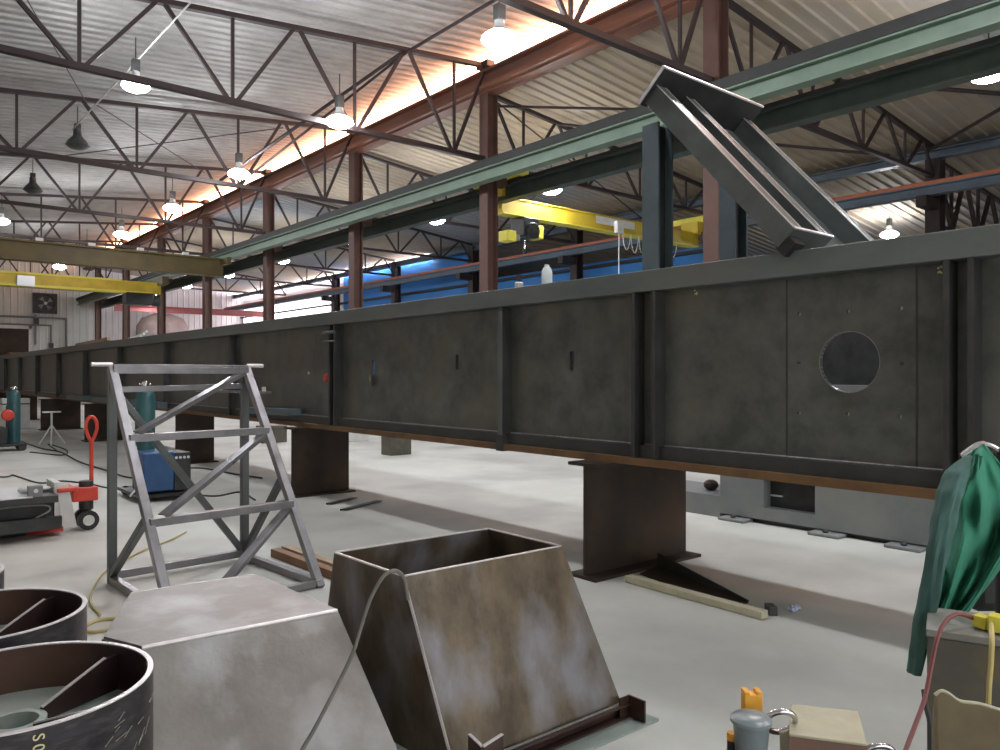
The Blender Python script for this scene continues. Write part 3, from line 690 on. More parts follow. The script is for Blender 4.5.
# timbers beside frame
for k,(a,b_) in enumerate((((2.88,6.55),(2.93,5.30)),((3.00,6.60),(3.06,5.36)))):
    tag(MB().bar((a[0],a[1],.035),(b_[0],b_[1],.035),.08,.07,'wood' if k else 'crate').build('timber_strip',bevel=.004), ['dark brown timber lying on the floor tight against the steel frame','paler timber on the floor right of the dark brown one'][k],'timber')
# ------------------------------------------------------------------ hoppers
def frustum(r, T, Bm, t, m, closed_top=False, names=('front_plate','right_plate','rear_plate','left_plate'), edge_m='edge'):
    """T and Bm: four top and bottom corners in order front-left, front-right, rear-right, rear-left"""
    for i, nm in enumerate(names):
        j = (i+1)%4
        MB().plate([Bm[i],Bm[j],T[j],T[i]],t,m).build(nm, r)
# hopper 2 (open, brown)
H2 = root('steel_hopper', 'open-topped brown steel hopper box with sloping sides, right of the grey one', 'hopper', (2.2,2.8,0))
T = [V((1.69,2.62,.80)),V((2.55,2.61,.80)),V((2.55,3.15,.80)),V((1.68,3.17,.80))]
Bt = [V((1.80,2.42,.05)),V((2.77,2.43,.05)),V((2.84,3.35,.05)),V((1.72,3.42,.05))]
frustum(H2, T, Bt, .012, 'hop2')
e = MB()
for i in range(4): e.bar(T[i]+V((0,0,.0)),T[(i+1)%4],.013,.006,'edge')
e.build('rim_edge', H2, 'bright cut rim')
MB().bar(Bt[0]+V((-.004,-.004,0)),T[0]+V((-.004,-.004,0)),.009,.009,'edge').build('corner_weld', H2, 'shiny corner weld')
MB().box((1.72,2.29,0),(2.87,3.45,.010),'disc').build('base_plate', H2)
MB().chan((1.80,2.43,.075),(2.80,2.43,.075),.05,.063,.008,'rim',flip=1).build('base_channel', H2, bevel=.002)
MB().bar((1.80,2.405,.078),(2.78,2.405,.078),.008,.008,'weld').build('base_weld', H2, 'shiny weld along the base')
mb = MB().box((2.78,2.40,.012),(2.79,2.30,.11),'rim').box((2.72,2.40,.012),(2.79,2.392,.11),'rim'); mb.build('corner_stub', H2)
c0_, ca_, cb_ = V((1.775,2.225,0)), V((1.80,2.335,0)), V((1.895,2.255,0)); zz_ = V((0,0,.24))
mb = MB().plate([ca_,c0_,c0_+zz_,ca_+zz_],.012,'rim').plate([c0_,cb_,cb_+zz_,c0_+zz_],.012,'rim')
mb.bar(ca_+zz_,c0_+zz_,.013,.004,'edge').bar(c0_+zz_,cb_+zz_,.013,.004,'edge'); mb.build('corner_stub', H2)
# hopper 1 (closed on top, grey)
H1 = root('steel_hopper', 'closed-topped pale grey steel hopper box beside the stack of steel rings', 'hopper', (1.2,3,0))
T1 = [V((.775,2.87,.65)),V((1.50,2.82,.65)),V((1.47,3.56,.65)),V((.93,3.60,.65)),V((.70,3.06,.65))]
B1 = [V((.65,2.42,.0)),V((1.62,2.40,.0)),V((1.64,3.75,.0)),V((.80,3.95,.0)),V((.62,2.9,.0))]
nm = ('front_plate','right_plate','rear_plate','left_plate','corner_plate')
for i in range(5):
    j = (i+1)%5
    MB().plate([B1[i],B1[j],T1[j],T1[i]],.012,'hop').build(nm[i], H1)
MB().plate([p_+V((0,0,.004)) for p_ in T1],.012,'hop').build('top_plate', H1)
MB().rod(T1[0]+V((0,-.004,.004)),T1[1]+V((0,-.004,.004)),.0085,'edge',8).build('weld_bead', H1, 'bright bead of weld along the front edge')
MB().rod(T1[2]+V((0,0,.008)),T1[3]+V((0,0,.008)),.004,'edge',8).build('edge_line', H1, 'bright rear edge')
# hose draped over the hopper rim
hp = [V((1.78,2.78,.45)),V((1.74,2.68,.72)),V((1.70,2.64,.815)),V((1.665,2.63,.81)),V((1.60,2.62,.72)),V((1.52,2.60,.60)),V((1.49,2.60,.45)),V((1.42,2.50,.30)),V((1.30,2.40,.15)),V((1.15,2.32,.02))]
hp = [D(408,600,2.80),D(405,582,2.80),D(400,573,2.775),D(392,571,2.755),D(382,578,2.74),D(370,600,2.72),D(360,630,2.70),D(352,655,2.68),D(335,690,2.62),D(315,728,2.54),D(298,760,2.47),D(290,805,2.42),D(283,860,2.36),D(280,908,2.32)]
tag(MB().tube(hp,.0072,'cord',8).build('grey_hose'), 'grey hose looped over the brown hopper rim and down the grey hopper', 'hose')
# ------------------------------------------------------------------ steel rings (drums)
def ring(marks):
    r = root('steel_ring', '', 'ring', (0,0,0)); ro, ri, h = .285, .273, .205
    MB().lathe((0,0,0),[(ro,0),(ro,h),(ri,h),(ri,0)],'ringside',72,close=True).build('outer_band', r)
    MB().lathe((0,0,0),[(ri,.01),(ri-.002,.01),(ri-.002,h-.002),(ri,h-.002)],'rim',72,close=True).build('inner_band', r)
    MB().lathe((0,0,h),[(ri,0),(ro,0),(ro,.003),(ri,.003)],'edge',72,close=True).build('rim_edge', r, 'bright cut rim')
    MB().lathe((0,0,.085),[(.05,0),(ri,0),(ri,.01),(.05,.01)],'disc',60,close=True).build('disc_plate', r, 'green-grey plate inside the ring')
    MB().lathe((0,0,.095),[(.062,-.03),(.062,.03),(.046,.03),(.046,-.03)],'disc',48,close=True).build('hub_ring', r)
    for a in (27,117,207,297):
        a = math.radians(a); u = V((math.cos(a),math.sin(a),0))
        MB().plate([u*.062+V((0,0,.096)),u*.272+V((0,0,.096)),u*.272+V((0,0,.185)),u*.23+V((0,0,.185)),u*.062+V((0,0,.128))],.008,'rim').bar(u*.062+V((0,0,.130)),u*.235+V((0,0,.187)),.008,.004,'edge').build('gusset', r)
        MB().obox(u*.16+V((-.014*math.sin(a),.014*math.cos(a),.099)),u*.02,V((-math.sin(a),math.cos(a),0))*.008,V((0,0,.004)),'edge').build('tack_weld', r)
    return r
RG = ring(True)
C1 = (.288, 2.056); C2 = (.284, 2.725); C3 = (.148, 3.365)
GR = 'steel rings stacked at lower left'
RG.location = (C1[0],C1[1],.693); RG['label'] = 'nearest steel ring with chalk marks, top of the front stack'; RG['group'] = GR
hh = .209
k = 0
for ci,(c_,nn) in enumerate(((C1,'front'),(C2,'second'),(C3,'rear'))):
    z = .693; lev = 0
    while z > -.01:
        if not (ci == 0 and lev == 0):
            q = dup(RG,(c_[0],c_[1],z), ['topmost','upper','middle','lower'][lev]+' dark steel ring in the %s stack at lower left' % nn, GR)
            q.rotation_euler = (0,0,.35*lev+.12*ci)
        z -= hh; lev += 1
    z += hh
    if z > .02:
        tag(MB().box((c_[0]-.28,c_[1]-.28,0),(c_[0]+.28,c_[1]+.28,z-.002),'wood').build('wooden_pallet',bevel=.004), 'wood packer under the %s stack of rings' % nn, 'pallet')
# chalk writing on the near ring
def glyph(ch, size, c, xdir, ydir, name):
    cu = bpy.data.curves.new('t','FONT'); cu.body = ch; cu.size = size; cu.extrude = .0006; cu.align_x = 'CENTER'; cu.offset = .0
    o = bpy.data.objects.new('t', cu); COL.objects.link(o); bpy.context.view_layer.update()
    me = bpy.data.meshes.new_from_object(o.evaluated_get(bpy.context.evaluated_depsgraph_get())); bpy.data.objects.remove(o)
    zd = V(xdir).cross(V(ydir)); R_ = Matrix((xdir,ydir,zd)).transposed().to_4x4(); me.transform(Matrix.Translation(c) @ R_)
    me.materials.clear(); me.materials.append(M['chalk'])
    n = bpy.data.objects.new(name, me); COL.objects.link(n); return n
cc = V((C1[0],C1[1],0))
for i, ch in enumerate('S00'):
    # seen at about px 40
    tdir = (V((0,0,0))-cc).normalized()
    ang = math.atan2(tdir.y, tdir.x)+.10
    u = V((math.cos(ang),math.sin(ang),0)); tg = V((-math.sin(ang),math.cos(ang),0))
    zz = .693+.205-.016-.021*i
    g = glyph(ch, .030, V((0,0,0))+u*.2865+V((0,0,zz-.693)), -V((0,0,1)), tg, 'chalk_letter')
    g.parent = RG; g.location = (0,0,0); g['label'] = 'yellowish chalk character'
for i in range(16):
    ang = math.atan2(-cc.y,-cc.x)+random.uniform(.42,1.3); zz = random.uniform(.05,.16); L = random.uniform(.02,.07); sl = random.uniform(.5,1.0) if i > 6 else .18
    p0 = V((math.cos(ang)*.2855,math.sin(ang)*.2855,zz)); a2 = ang+L*.6/.285
    p1 = V((math.cos(a2)*.2855,math.sin(a2)*.2855,min(.198,zz+L*sl*.6)))
    o = MB().bar(p0,p1,.0009,.0011,'scr').build('chalk_scratch', None, 'pale scratch on the band', loc=(0,0,0)); o.parent = RG; o.location = (0,0,0)
# ------------------------------------------------------------------ pallet jack with load at left
PJ = root('pallet_jack', 'red pallet jack with upright handle at left', 'pallet jack', (1.95,8.95,0))
px, py = 1.79, 9.0
MB().tube([((px+.14)+.01,py,.45),((px+.14)+.01,py,.92)],.021,'red',10,sub=1).build('handle_shaft', PJ)
MB().tube([((px+.14)+.01,py,.90),((px+.14)-.02,py,.96),((px+.14)-.042,py,1.05),((px+.14)-.03,py,1.13),((px+.14)+.01,py,1.165),((px+.14)+.05,py,1.13),((px+.14)+.062,py,1.05),((px+.14)+.04,py,.96),((px+.14)+.01,py,.90)],.017,'red',10).build('handle_grip', PJ)
MB().box((px-.05,py-.12,.30),(px+.19,py+.12,.44),'red').lathe((px+.10,py,.20),[(0,0),(.07,0),(.07,.3),(0,.3)],'dark',14).box((px-.2,py-.2,.42),(px-.02,py+.2,.46),'red').build('pump_unit', PJ, bevel=.01)
for q in (-.09,.09):
    wh = MB().lathe((px+.10,py+q-.03,.10),[(.055,0),(.10,0),(.10,.06),(.055,.06)],'black',20,axis=(0,1,0),close=True).build('wheel', PJ)
    sub(MB().lathe((px+.10,py+q-.032,.10),[(0,0),(.055,0),(.055,.064),(0,.064)],'white',16,axis=(0,1,0)),'wheel_hub', wh)
MB().plate([(px-.16,py-.16,.06),(px-.02,py-.16,.06),(px-.10,py-.16,.50),(px-.20,py-.16,.50)],.02,'white').box((px-.22,py-.16,.05),(px-.16,py+.25,.52),'white').build('backplate', PJ, 'pale worn backplate')
for q in (-.26,.14): MB().box((px-1.9,py+q,.04),(px-.48,py+q+.16,.09),'dark').box((px-.48,py+q,.04),(px-.16,py+q+.16,.09),'red').build('fork', PJ)
LD = root('steel_skid', 'black steel skid frame loaded on the pallet jack', 'skid', (1,9,0))
MB().box((-.3,py-.42,.10),(px-.20,py-.36,.22),'dark').build('side_rail', LD); MB().box((-.3,py+.36,.10),(px-.20,py+.42,.22),'dark').build('side_rail', LD)
MB().box((-.3,py-.42,.36),(px-.23,py+.42,.43),'dark').build('deck_plate', LD, bevel=.006)
MB().box((-.3,py-.435,.425),(px-.45,py+.40,.436),'alum').build('deck_edge', LD, 'pale top edge')
MB().box((-.3,py-.30,.22),(px-.26,py+.36,.36),'black').build('core', LD)
MB().tube([(px-.95,py-.38,.22),(px-.80,py-.38,.31),(px-.68,py-.38,.345),(px-.35,py-.38,.34),(px-.30,py-.38,.28),(px-.42,py-.38,.22)],.009,'greym',6,sub=3).build('bent_rod', LD)
MB().box((px-.48,py-.40,.43),(px-.36,py-.30,.53),'greym').lathe((px-.42,py-.41,.485),[(0,0),(.02,0),(.02,.02),(0,.02)],'white',10,axis=(0,1,0)).build('lug', LD)
MB().box((px-1.35,py-.39,.22),(px-1.18,py-.37,.30),'greym').plate([(px-1.05,py-.38,.28),(px-.92,py-.38,.30),(px-1.05,py-.38,.35)],.01,'white').build('small_bracket', LD)
mb = MB().sphere((px-.42,py-.1,.47),.07,'white',10,8,(1.6,1,.5)).sphere((px-.30,py-.05,.46),.05,'white',10,8,(1.5,1,.5))
tag(mb.build('crumpled_rag'), 'crumpled white rag on the black skid', 'rag')
# gas cylinder on cart, far left
def cylinder(x, y, z0, r_, h, label, cart):
    r = root('gas_cylinder', label, 'gas cylinder', (x,y,z0))
    MB().lathe((x,y,z0),[(0,0),(r_,0),(r_,h*.86),(r_*.8,h*.91),(r_*.35,h*.94),(r_*.3,h*.95),(0,h*.95)],'teal',20).build('cylinder_body', r)
    MB().lathe((x,y,z0+h*.93),[(0,0),(r_*.35,0),(r_*.35,h*.05),(r_*.2,h*.07),(0,h*.07)],'chrome',12).rod((x-.07,y,z0+h*.97),(x+.07,y,z0+h*.97),.015,'chrome').build('valve', r, 'shiny valve')
    return r
x, y = 2.68, 19.4
g = cylinder(x, y, .16, .125, 1.2, 'dark teal gas cylinder on a black cart near the left edge', True)
r = root('welding_cart', 'black wheeled cart carrying the gas cylinder at the left edge', 'cart', (x,y,0))
MB().box((x-.55,y-.35,.10),(x+.2,y+.3,.155),'black').box((x-.55,y-.35,.155),(x-.16,y+.3,.5),'black').build('cart_body', r, bevel=.02)
for (a,b_) in ((x+.12,y-.3),(x-.4,y-.3),(x+.12,y+.25),(x-.4,y+.25)):
    MB().lathe((a,b_-.02,.07),[(0,0),(.07,0),(.07,.04),(0,.04)],'dark',12,axis=(0,1,0)).build('wheel', r)
MB().rod((x-.15,y-.2,.15),(x-.15,y-.2,.95),.02,'dark').build('upright', r)
MB().lathe((x-.15,y-.36,.76),[(0,0),(.10,.02),(.12,.05),(.11,.12),(0,.14)],'red',16,axis=(0,1,0)).build('gauge', r, 'round red gauge cover')
# jack stand
x, y = 3.53, 20.2
r = root('jack_stand', 'white tripod pipe stand on the floor near the far blocks', 'stand', (x,y,0))
MB().rod((x,y,.25),(x,y,.74),.022,'white').build('post', r)
MB().box((x-.18,y-.06,.74),(x+.18,y+.06,.77),'white').build('top_plate', r)
for a in (0.3,2.4,4.5): MB().rod((x,y,.46),(x+.30*math.cos(a),y+.30*math.sin(a),.012),.017,'white').build('leg', r)
# teal cylinder and blue welder behind the frame
g = cylinder(3.02, 11.0, .10, .125, 1.42, 'teal gas cylinder seen through the steel frame above the blue welder', True)
x, y = 3.05, 10.6
r = root('welding_machine', 'blue welding machine on wheels seen through the steel frame', 'welder', (x,y,0))
MB().box((x-.24,y-.28,.12),(x+.14,y+.22,.62),'bluep').build('blue_case', r, bevel=.02)
MB().box((x+.14,y-.28,.12),(x+.34,y+.22,.60),'dark').build('control_face', r)
for k in range(4): MB().lathe((x+.16+.05*k,y-.29,.54),[(0,0),(.018,0),(.018,.02),(0,.02)],'white',8,axis=(0,1,0)).build('knob', r)
MB().box((x-.30,y-.34,.06),(x+.36,y+.7,.10),'black').build('tray', r)
for (a,b_) in ((x-.22,y-.3),(x+.28,y-.3),(x-.22,y+.6),(x+.28,y+.6)):
    MB().lathe((a,b_-.02,.06),[(0,0),(.06,0),(.06,.04),(0,.04)],'black',12,axis=(0,1,0)).build('wheel', r)
MB().tube([(x-.3,y-.2,.7),(x-.36,y-.25,.45),(x-.3,y-.3,.25),(x-.4,y-.3,.1)],.012,'white',6).build('lead', r, 'pale torch lead')
# far clutter seen below the girder
for k,(x,y,s_,h,m,l) in enumerate(((8.2,13.2,.5,.5,'cab','grey toolbox on the far floor seen left of the second block'),(7.4,17.5,.6,.4,'cab','small grey crate far under the girder behind the frame'),(9.0,16.6,.7,.5,'white','white box far under the girder behind the frame'),(3.45,27,.7,.9,'white','white cabinet far away behind the teal cylinder at left edge'))):
    tag(MB().box((x,y,0),(x+s_,y+s_*.7,h),m).box((x-.02,y-.02,h*.8),(x+s_+.02,y+s_*.7+.02,h*.84),'dark').build('storage_box',bevel=.01), l, 'box')
# ------------------------------------------------------------------ hoses on the floor
def fl3(pts, z=.012): return [V((a,b_,z)) for a,b_ in pts]
def F0(px_, py_, z=.012):
    d = 778*(1.6-z)/(py_-375); return SD((px_-500)/778*d, d, z)
tag(MB().tube([F0(-30,476),F0(5,477),F0(12,475),F0(22,478),F0(40,483),F0(62,481),F0(90,484),F0(110,488),F0(135,486),F0(160,484)],.012,'cordk',6).build('floor_hose'),'black hose lying across the floor behind the pallet jack','hose')
tag(MB().tube([F0(18,440),F0(40,448),F0(60,452),F0(80,462),F0(105,470),F0(135,478),F0(170,470),F0(200,468),F0(235,474),F0(262,478)],.014,'cordk',6).build('floor_hose'),'black hose running from the far cart towards the blue welder','hose')
tag(MB().tube([F0(165,480),F0(185,492),F0(215,496),F0(240,492),F0(255,500)],.012,'cordk',6).build('floor_hose'),'short black hose on the floor right of the blue welder','hose')
tag(MB().tube([F0(100,615),F0(90,600),F0(98,580),F0(110,568),F0(140,552),F0(170,540),F0(186,532)],.008,'cordy',6).build('yellow_hose'),'tan hose on the floor curving past the left foot of the steel frame','hose')
tag(MB().tube([F0(120,628),F0(92,632),F0(84,628),F0(100,620),F0(130,617),F0(160,612)],.010,'cordy',6).build('yellow_hose'),'loop of tan hose on the floor between the rings and the grey hopper','hose')
tag(MB().tube([F0(56,450),F0(48,444),F0(66,450),F0(62,455),F0(30,452)],.012,'cordk',6).build('floor_hose'),'black lead looped on the floor around the white tripod stand','hose')
# ------------------------------------------------------------------ scrap on the floor by the front block
r = root('wood_plank', 'pale weathered plank on the floor in front of the rusty block', 'plank', tuple(F0(700,600,0)))
a, b_ = F0(628,578,.03), F0(765,615,.03)
MB().bar(a,b_,.075,.05,'block2').build('plank', r, bevel=.004)
r = root('steel_angle', 'dark tapered steel angle lying beside the pale plank', 'angle', tuple(F0(700,580,0)))
a, b_ = F0(658,566,.005), F0(748,603,.005)
MB().plate([a,b_,b_+V((0,0,.02)),a+V((0,0,.11))],.012,'stiff').plate([a,b_,b_+(F0(728,606,.005)-b_),F0(640,574,.005)],.008,'block').build('angle_leg', r)
q = F0(771,614,0)
tag(MB().obox(q+V((0,0,.03)),RX*.028,FW*.05,V((0,0,.03)),'dark').build('steel_offcut',bevel=.003), 'small dark steel offcut at the end of the pale plank','offcut')
q = F0(794,611,0)
bmw = MB().sphere(q+V((0,0,.022)),.045,'wrap',14,8,(1.2,.8,.42)); 
for p_ in bmw.v: p_ += V((random.uniform(-.007,.007),random.uniform(-.007,.007),random.uniform(-.006,.006)))
ow = bmw.build('crumpled_wrapper'); tag(ow, 'crumpled blue and white wrapper on the floor under the girder','litter')
for p_ in ow.data.polygons: p_.use_smooth = False
for k,(x0_,y0_,x1_,y1_) in enumerate(((326,503,352,497),(340,509,376,500),(655,552,690,556))):
    a, b_ = F0(x0_,y0_,.02), F0(x1_,y1_,.02)
    tag(MB().angle(a,b_,.09,.02,.008,'stiff').build('steel_offcut'), ['bent dark offcut lying at the foot of the second block','larger bent dark offcut right of the second block','dark bar lying behind the front rusty block'][k],'offcut')
# ------------------------------------------------------------------ right foreground: cabinet, jacket, cords
u1 = (RX*.86 - FW*.50).normalized(); u2 = (RX*.50+FW*.86).normalized()
k0 = SD(1.177,2.144,0)
CB = root('steel_cabinet', 'grey steel cabinet at the right edge under the green jacket', 'cabinet', tuple(k0))
c_ = k0+u1*.30+u2*.12
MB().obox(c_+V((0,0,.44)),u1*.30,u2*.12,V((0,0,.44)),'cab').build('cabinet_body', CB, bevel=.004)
MB().obox(c_+V((0,0,.89)),u1*.303,u2*.123,V((0,0,.01)),'cabt').build('cabinet_top', CB, 'paler top', bevel=.003)  # top slab has a paler grey than the body
JS = root('coat_stand', 'black post behind the cabinet holding the green jacket', 'stand', tuple(SD(1.62,2.50,0)))
q = SD(1.66,2.56,0)
MB().rod(q,q+V((0,0,1.36)),.025,'black').build('post', JS)
MB().lathe(q,[(0,0),(.15,0),(.15,.02),(.03,.04),(0,.04)],'black',20).build('base', JS)
MB().tube([q+V((0,0,1.34)),q+V((0,0,1.37))-RX*.05,q+V((0,0,1.37))-RX*.09,q+V((0,0,1.335))-RX*.14],.009,'chrome',8).build('hook', JS, 'bright hook')
# jacket body: folded cloth sheet hung from its top
def jacket():
    J = root('green_jacket', 'green work jacket hanging over the grey cabinet at the right edge', 'jacket', tuple(SD(1.4,2.4,.9)))
    nu, nv = 40, 40; vs = []
    prof = [(0,.0),(448,450)]
    for j in range(nv+1):
        v = j/nv; y = 450+v*172
        xl = 972-38*min(1,v/.45)**.8 - 12*max(0,(v-.45))
        xl = 974 - 30*min(1,v/.25) - 18*max(0,(v-.25)/.75)
        xr = 985+35*min(1,v/.25) - 62*max(0,(v-.5)/.5)**1.3
        for i in range(nu+1):
            u = i/nu; x = xl+(xr-xl)*u
            yy = y + 6*math.sin(u*5)*(1-v)
            cr = lambda q: abs(math.sin(q))**.6*(1 if math.sin(q) > 0 else -1)
            d = 2.44 + .045*cr(u*9+v*2.2+.6)*min(1,v*3+.15) + .022*math.sin(u*23-v*6+1)*min(1,v*2) - .07*math.sin(PI*u)*(1-.4*v) + .018*math.sin(v*13+u*11)
            vs.append(D(x,yy,d))
    b = MB(); n = nu+1
    b.add(vs,[(j*n+i,j*n+i+1,(j+1)*n+i+1,(j+1)*n+i) for j in range(nv) for i in range(nu)],'cloth',True)
    o = b.build('jacket_body', J); md = o.modifiers.new('s','SOLIDIFY'); md.thickness = .012
    # sleeve
    path = [(970,456,2.40,.015),(958,472,2.36,.034),(950,492,2.33,.038),(943,520,2.32,.036),(935,560,2.32,.032),(928,600,2.32,.030),(921,640,2.32,.027),(915,673,2.32,.024)]
    P = []; Rr = []
    for a in range(len(path)-1):
        for k in range(8):
            t = k/8; p,q_ = path[a],path[a+1]
            P.append(D(p[0]+(q_[0]-p[0])*t,p[1]+(q_[1]-p[1])*t,p[2]+(q_[2]-p[2])*t)); Rr.append(p[3]+(q_[3]-p[3])*t)
    P.append(D(*path[-1][:3])); Rr.append(path[-1][3]); n = 28; vs = []
    for i,(p,r_) in enumerate(zip(P,Rr)):
        for k in range(n):
            a = 2*PI*k/n
            rr = r_*(1+.16*math.sin(3*a+i*.12)+.07*math.sin(7*a-i*.25)+.04*math.sin(i*.9+a*2))
            vs.append(p+RX*(math.cos(a)*rr*.82)+FW*(math.sin(a)*rr))
    N = len(P)
    b = MB(); b.add(vs,[(i*n+k,i*n+(k+1)%n,(i+1)*n+(k+1)%n,(i+1)*n+k) for i in range(N-1) for k in range(n)]+[tuple(range(n)),tuple((N-1)*n+k for k in range(n))],'cloth2',True)
    b.build('sleeve', J, 'grey-green sleeve hanging down at the left')
jacket()
BG = root('tool_bag', 'black bag hanging behind the green jacket at the right edge', 'bag', tuple(SD(1.76,2.70,.8)))
MB().obox(SD(1.77,2.72,.98),RX*.15,FW*.06,V((0,0,.20)),'gloss').build('bag_body', BG, bevel=.04)
MB().tube([SD(1.68,2.72,1.17),SD(1.68,2.66,1.30),SD(1.70,2.60,1.365),SD(1.76,2.66,1.30),SD(1.84,2.72,1.17)],.010,'gloss',8).build('strap', BG)
# yellow connectors and cords on the cabinet
zt_ = .90
r = root('cord_connector', 'yellow cord connector lying on the cabinet at the right edge', 'connector', tuple(D(985,625,2.12)))
def onc(px_, py_, z=zt_):
    d = 778*(1.6-z)/(py_-375); return SD((px_-500)/778*d, d, z)
a = onc(976,627); b_ = onc(989,631); c2_ = onc(1010,635)
MB().bar(a+V((0,0,.021)),b_+V((0,0,.021)),.034,.034,'yelb').build('plug', r, bevel=.003)
MB().bar(b_+V((0,0,.026)),c2_+V((0,0,.026)),.044,.044,'yelb').build('socket', r, bevel=.003)
tag(MB().tube([a+V((0,0,.022)),D(958,614,2.13),D(945,622,2.11),D(937,640,2.08),D(931,668,2.05),D(925,698,2.01),D(915,726,1.96),D(904,756,1.9),D(896,790,1.85)],.0058,'cordr',8).build('extension_cord'),'red cord falling from the yellow connector down past the cabinet','cord')
tag(MB().tube([onc(991,632)+V((0,0,.03)),D(992,640,2.03),D(991,665,2.01),D(989,690,2.0),D(988,730,2.0),D(988,780,2.0)],.0065,'cordy',8).build('extension_cord'),'tan cord hanging down the front of the cabinet','cord')
tag(MB().tube([D(924,690,2.10),D(926,705,2.08),D(930,722,2.06),D(931,740,2.05),D(930,790,2.02)],.007,'cordk',8).build('extension_cord'),'black cord hanging at the left corner of the cabinet','cord')
# ------------------------------------------------------------------ work table below the frame and its objects
ZTB = .765
WT = root('work_table', 'steel work table just below the picture with small items on it', 'table', tuple(SD(.8,1.3,0)))
MB().obox(SD(.80,1.38,ZTB-.015),RX*.50,FW*.315,V((0,0,.015)),'dark').build('table_top', WT)
for (s_,d_) in ((.35,1.12),(1.25,1.12),(.35,1.64),(1.25,1.64)):
    MB().bar(SD(s_,d_,0),SD(s_,d_,ZTB-.03),.04,.04,'dark').build('leg', WT)
# pale block
c4 = [SD(*p_) for p_ in ((.630,1.684),(.761,1.649),(.708,1.501),(.573,1.543))]
r = root('pale_block', 'pale tan topped metal block with worn corners at the bottom edge', 'block', tuple(c4[0]+V((0,0,ZTB))))
zt2 = .882
vs = [p_+V((0,0,ZTB+.001)) for p_ in c4]+[p_+V((0,0,zt2)) for p_ in c4]
MB().add(vs,[(0,1,2,3),(0,1,5,4),(1,2,6,5),(2,3,7,6),(3,0,4,7)],'blockr').build('block_body', r, 'reddish brown side')
MB().plate([p_+V((0,0,zt2+.003)) for p_ in c4],.006,'block2').build('block_top', r, 'pale tan top', bevel=.002)
q = SD(.595,1.60,ZTB)
def torus(c_, R_, r_, ax_, m, n=28):
    rm = V((0,0,1)).rotation_difference(V(ax_)).to_matrix(); pts = [V(c_)+rm@V((R_*math.cos(2*PI*i/n),R_*math.sin(2*PI*i/n),0)) for i in range(n+1)]
    return MB().tube(pts,r_,m,10,sub=1)
tag(torus(q+V((-.012,0,.125))+RX*-.012,.030,.006,FW+V((0,0,.5)),'chrome').build('steel_ring_small'),'shiny small ring standing left of the pale block','ring')
tag(torus(SD(.765,1.575,ZTB+.055),.036,.006,FW+V((0,0,.3)),'chrome').build('steel_ring_small'),'shiny small ring leaning at the right of the pale block','ring')
tag(MB().plate([SD(.575,1.60,.865),SD(.60,1.60,.87),SD(.592,1.555,.80),SD(.565,1.56,.77)],.012,'block2').build('paper_strip',bevel=.003),'pale strip leaning between the cup and the pale block','strip')
# cup
q = SD(.510,1.58,ZTB)
r = root('plastic_cup', 'grey translucent plastic cup at the bottom edge', 'cup', tuple(q))
MB().lathe(q,[(0,.0),(.026,.0),(.036,.128),(.038,.131),(.036,.134),(.034,.128),(.025,.004),(0,.004)],'cup',28).build('cup_body', r)
MB().lathe(q+V((0,0,.129)),[(.036,0),(.041,.002),(.041,.008),(.034,.014),(.02,.018),(0,.018)],'cup',28).build('lid', r)
q2 = SD(.534,1.65,ZTB)
r = root('orange_marker', 'orange notched plastic tube standing behind the grey cup', 'tube', tuple(q2))
MB().box(q2+V((-.016,-.016,0)),q2+V((.016,.016,.12)),'black').build('tube_body', r, 'black lower part')
mb = MB()
mb.obox(q2+V((0,0,.139)),RX*.019,FW*.014,V((0,0,.022)),'orangep').obox(q2+V((0,0,.164))-RX*.013,RX*.006,FW*.014,V((0,0,.004)),'orangep').obox(q2+V((0,0,.164))+RX*.013,RX*.006,FW*.014,V((0,0,.004)),'orangep')
mb.build('orange_cap', r, 'orange notched cap', bevel=.002)
q3 = SD(.478,1.60,ZTB)
r = root('black_marker', 'black tube with an orange top left of the grey cup', 'tube', tuple(q3))
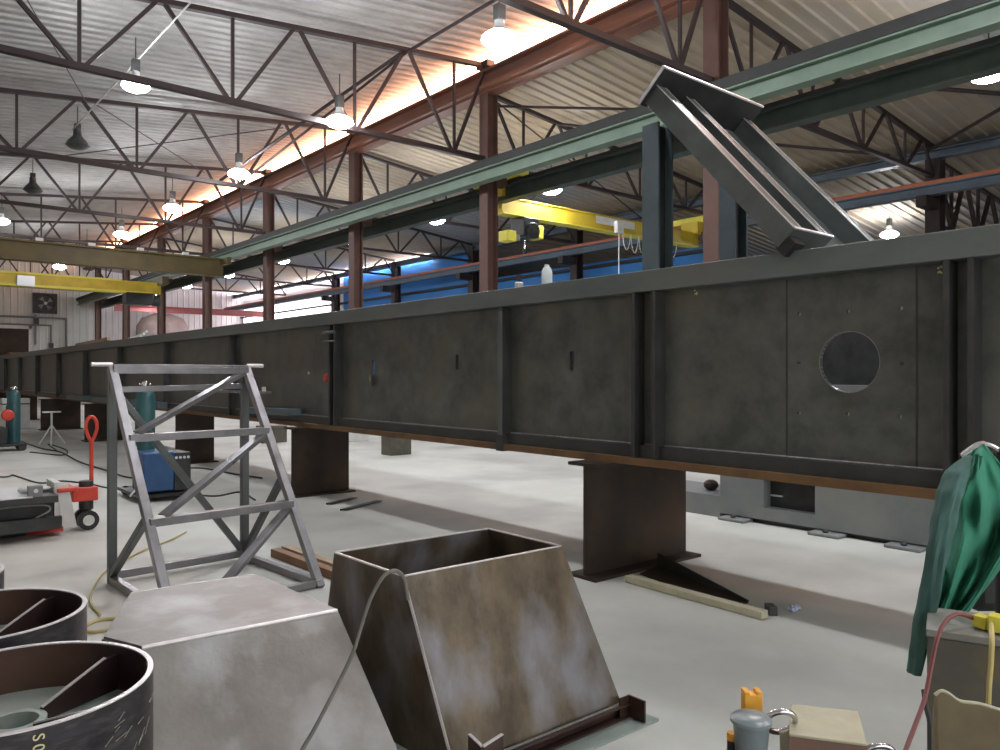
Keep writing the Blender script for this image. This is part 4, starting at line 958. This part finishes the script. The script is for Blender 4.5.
MB().rod(q3,q3+V((0,0,.085)),.011,'black').build('tube_body', r); MB().rod(q3+V((0,0,.085)),q3+V((0,0,.10)),.0115,'orangep').build('cap', r)
# cardboard
r = root('cardboard_sheet', 'brown cardboard sheet with a ragged top edge in the lower right corner', 'cardboard', tuple(SD(.9,1.5,ZTB)))
top = [(.868,1.55,.958),(.88,1.548,.967),(.895,1.546,.962),(.915,1.545,.948),(.95,1.54,.945),(1.0,1.535,.932),(1.05,1.53,.925),(1.2,1.51,.90)]
P = [SD(*p_) for p_ in top]; Q = [SD(p_[0],p_[1]-.01,ZTB+.001) for p_ in top]
b = MB(); n = len(P)
b.add([p_ for p_ in P]+[p_ for p_ in Q]+[p_+FW*.006 for p_ in P]+[p_+FW*.006 for p_ in Q],
  [(i,i+1,n+i+1,n+i) for i in range(n-1)]+[(2*n+i,2*n+i+1,3*n+i+1,3*n+i) for i in range(n-1)]+[(i,i+1,2*n+i+1,2*n+i) for i in range(n-1)]+[(n+i,n+i+1,3*n+i+1,3*n+i) for i in range(n-1)]+[(0,n,3*n,2*n),(n-1,2*n-1,4*n-1,3*n-1)],'card').build('front_panel', r)
MB().plate([Q[0],SD(.93,1.67,ZTB+.001),SD(.93,1.67,.85),P[0]],.006,'card').build('folded_flap', r)
tag(MB().tube([p_+V((0,0,.003))+FW*.003 for p_ in P],.0035,'block2',6,sub=3).build('torn_edge'),'pale torn edge of the cardboard','edge') if False else MB().tube([p_+V((0,0,.003))+FW*.003 for p_ in P],.0035,'block2',6,sub=3).build('torn_edge', r, 'pale torn top edge')
# ------------------------------------------------------------------ world / view
w_ = bpy.data.worlds.new('world'); S.world = w_; w_.use_nodes = True
w_.node_tree.nodes['Background'].inputs[0].default_value = (.6,.7,.8,1); w_.node_tree.nodes['Background'].inputs[1].default_value = .3
for o in list(COL.objects):
    if '_o' in o: del o['_o']
S.view_settings.view_transform = 'Standard'; S.view_settings.look = 'None'; S.view_settings.gamma = 1
S.view_settings.exposure = 1.43
S.view_settings.use_curve_mapping = False
S.cycles.max_bounces = 6; S.cycles.diffuse_bounces = 4; S.cycles.sample_clamp_indirect = 8
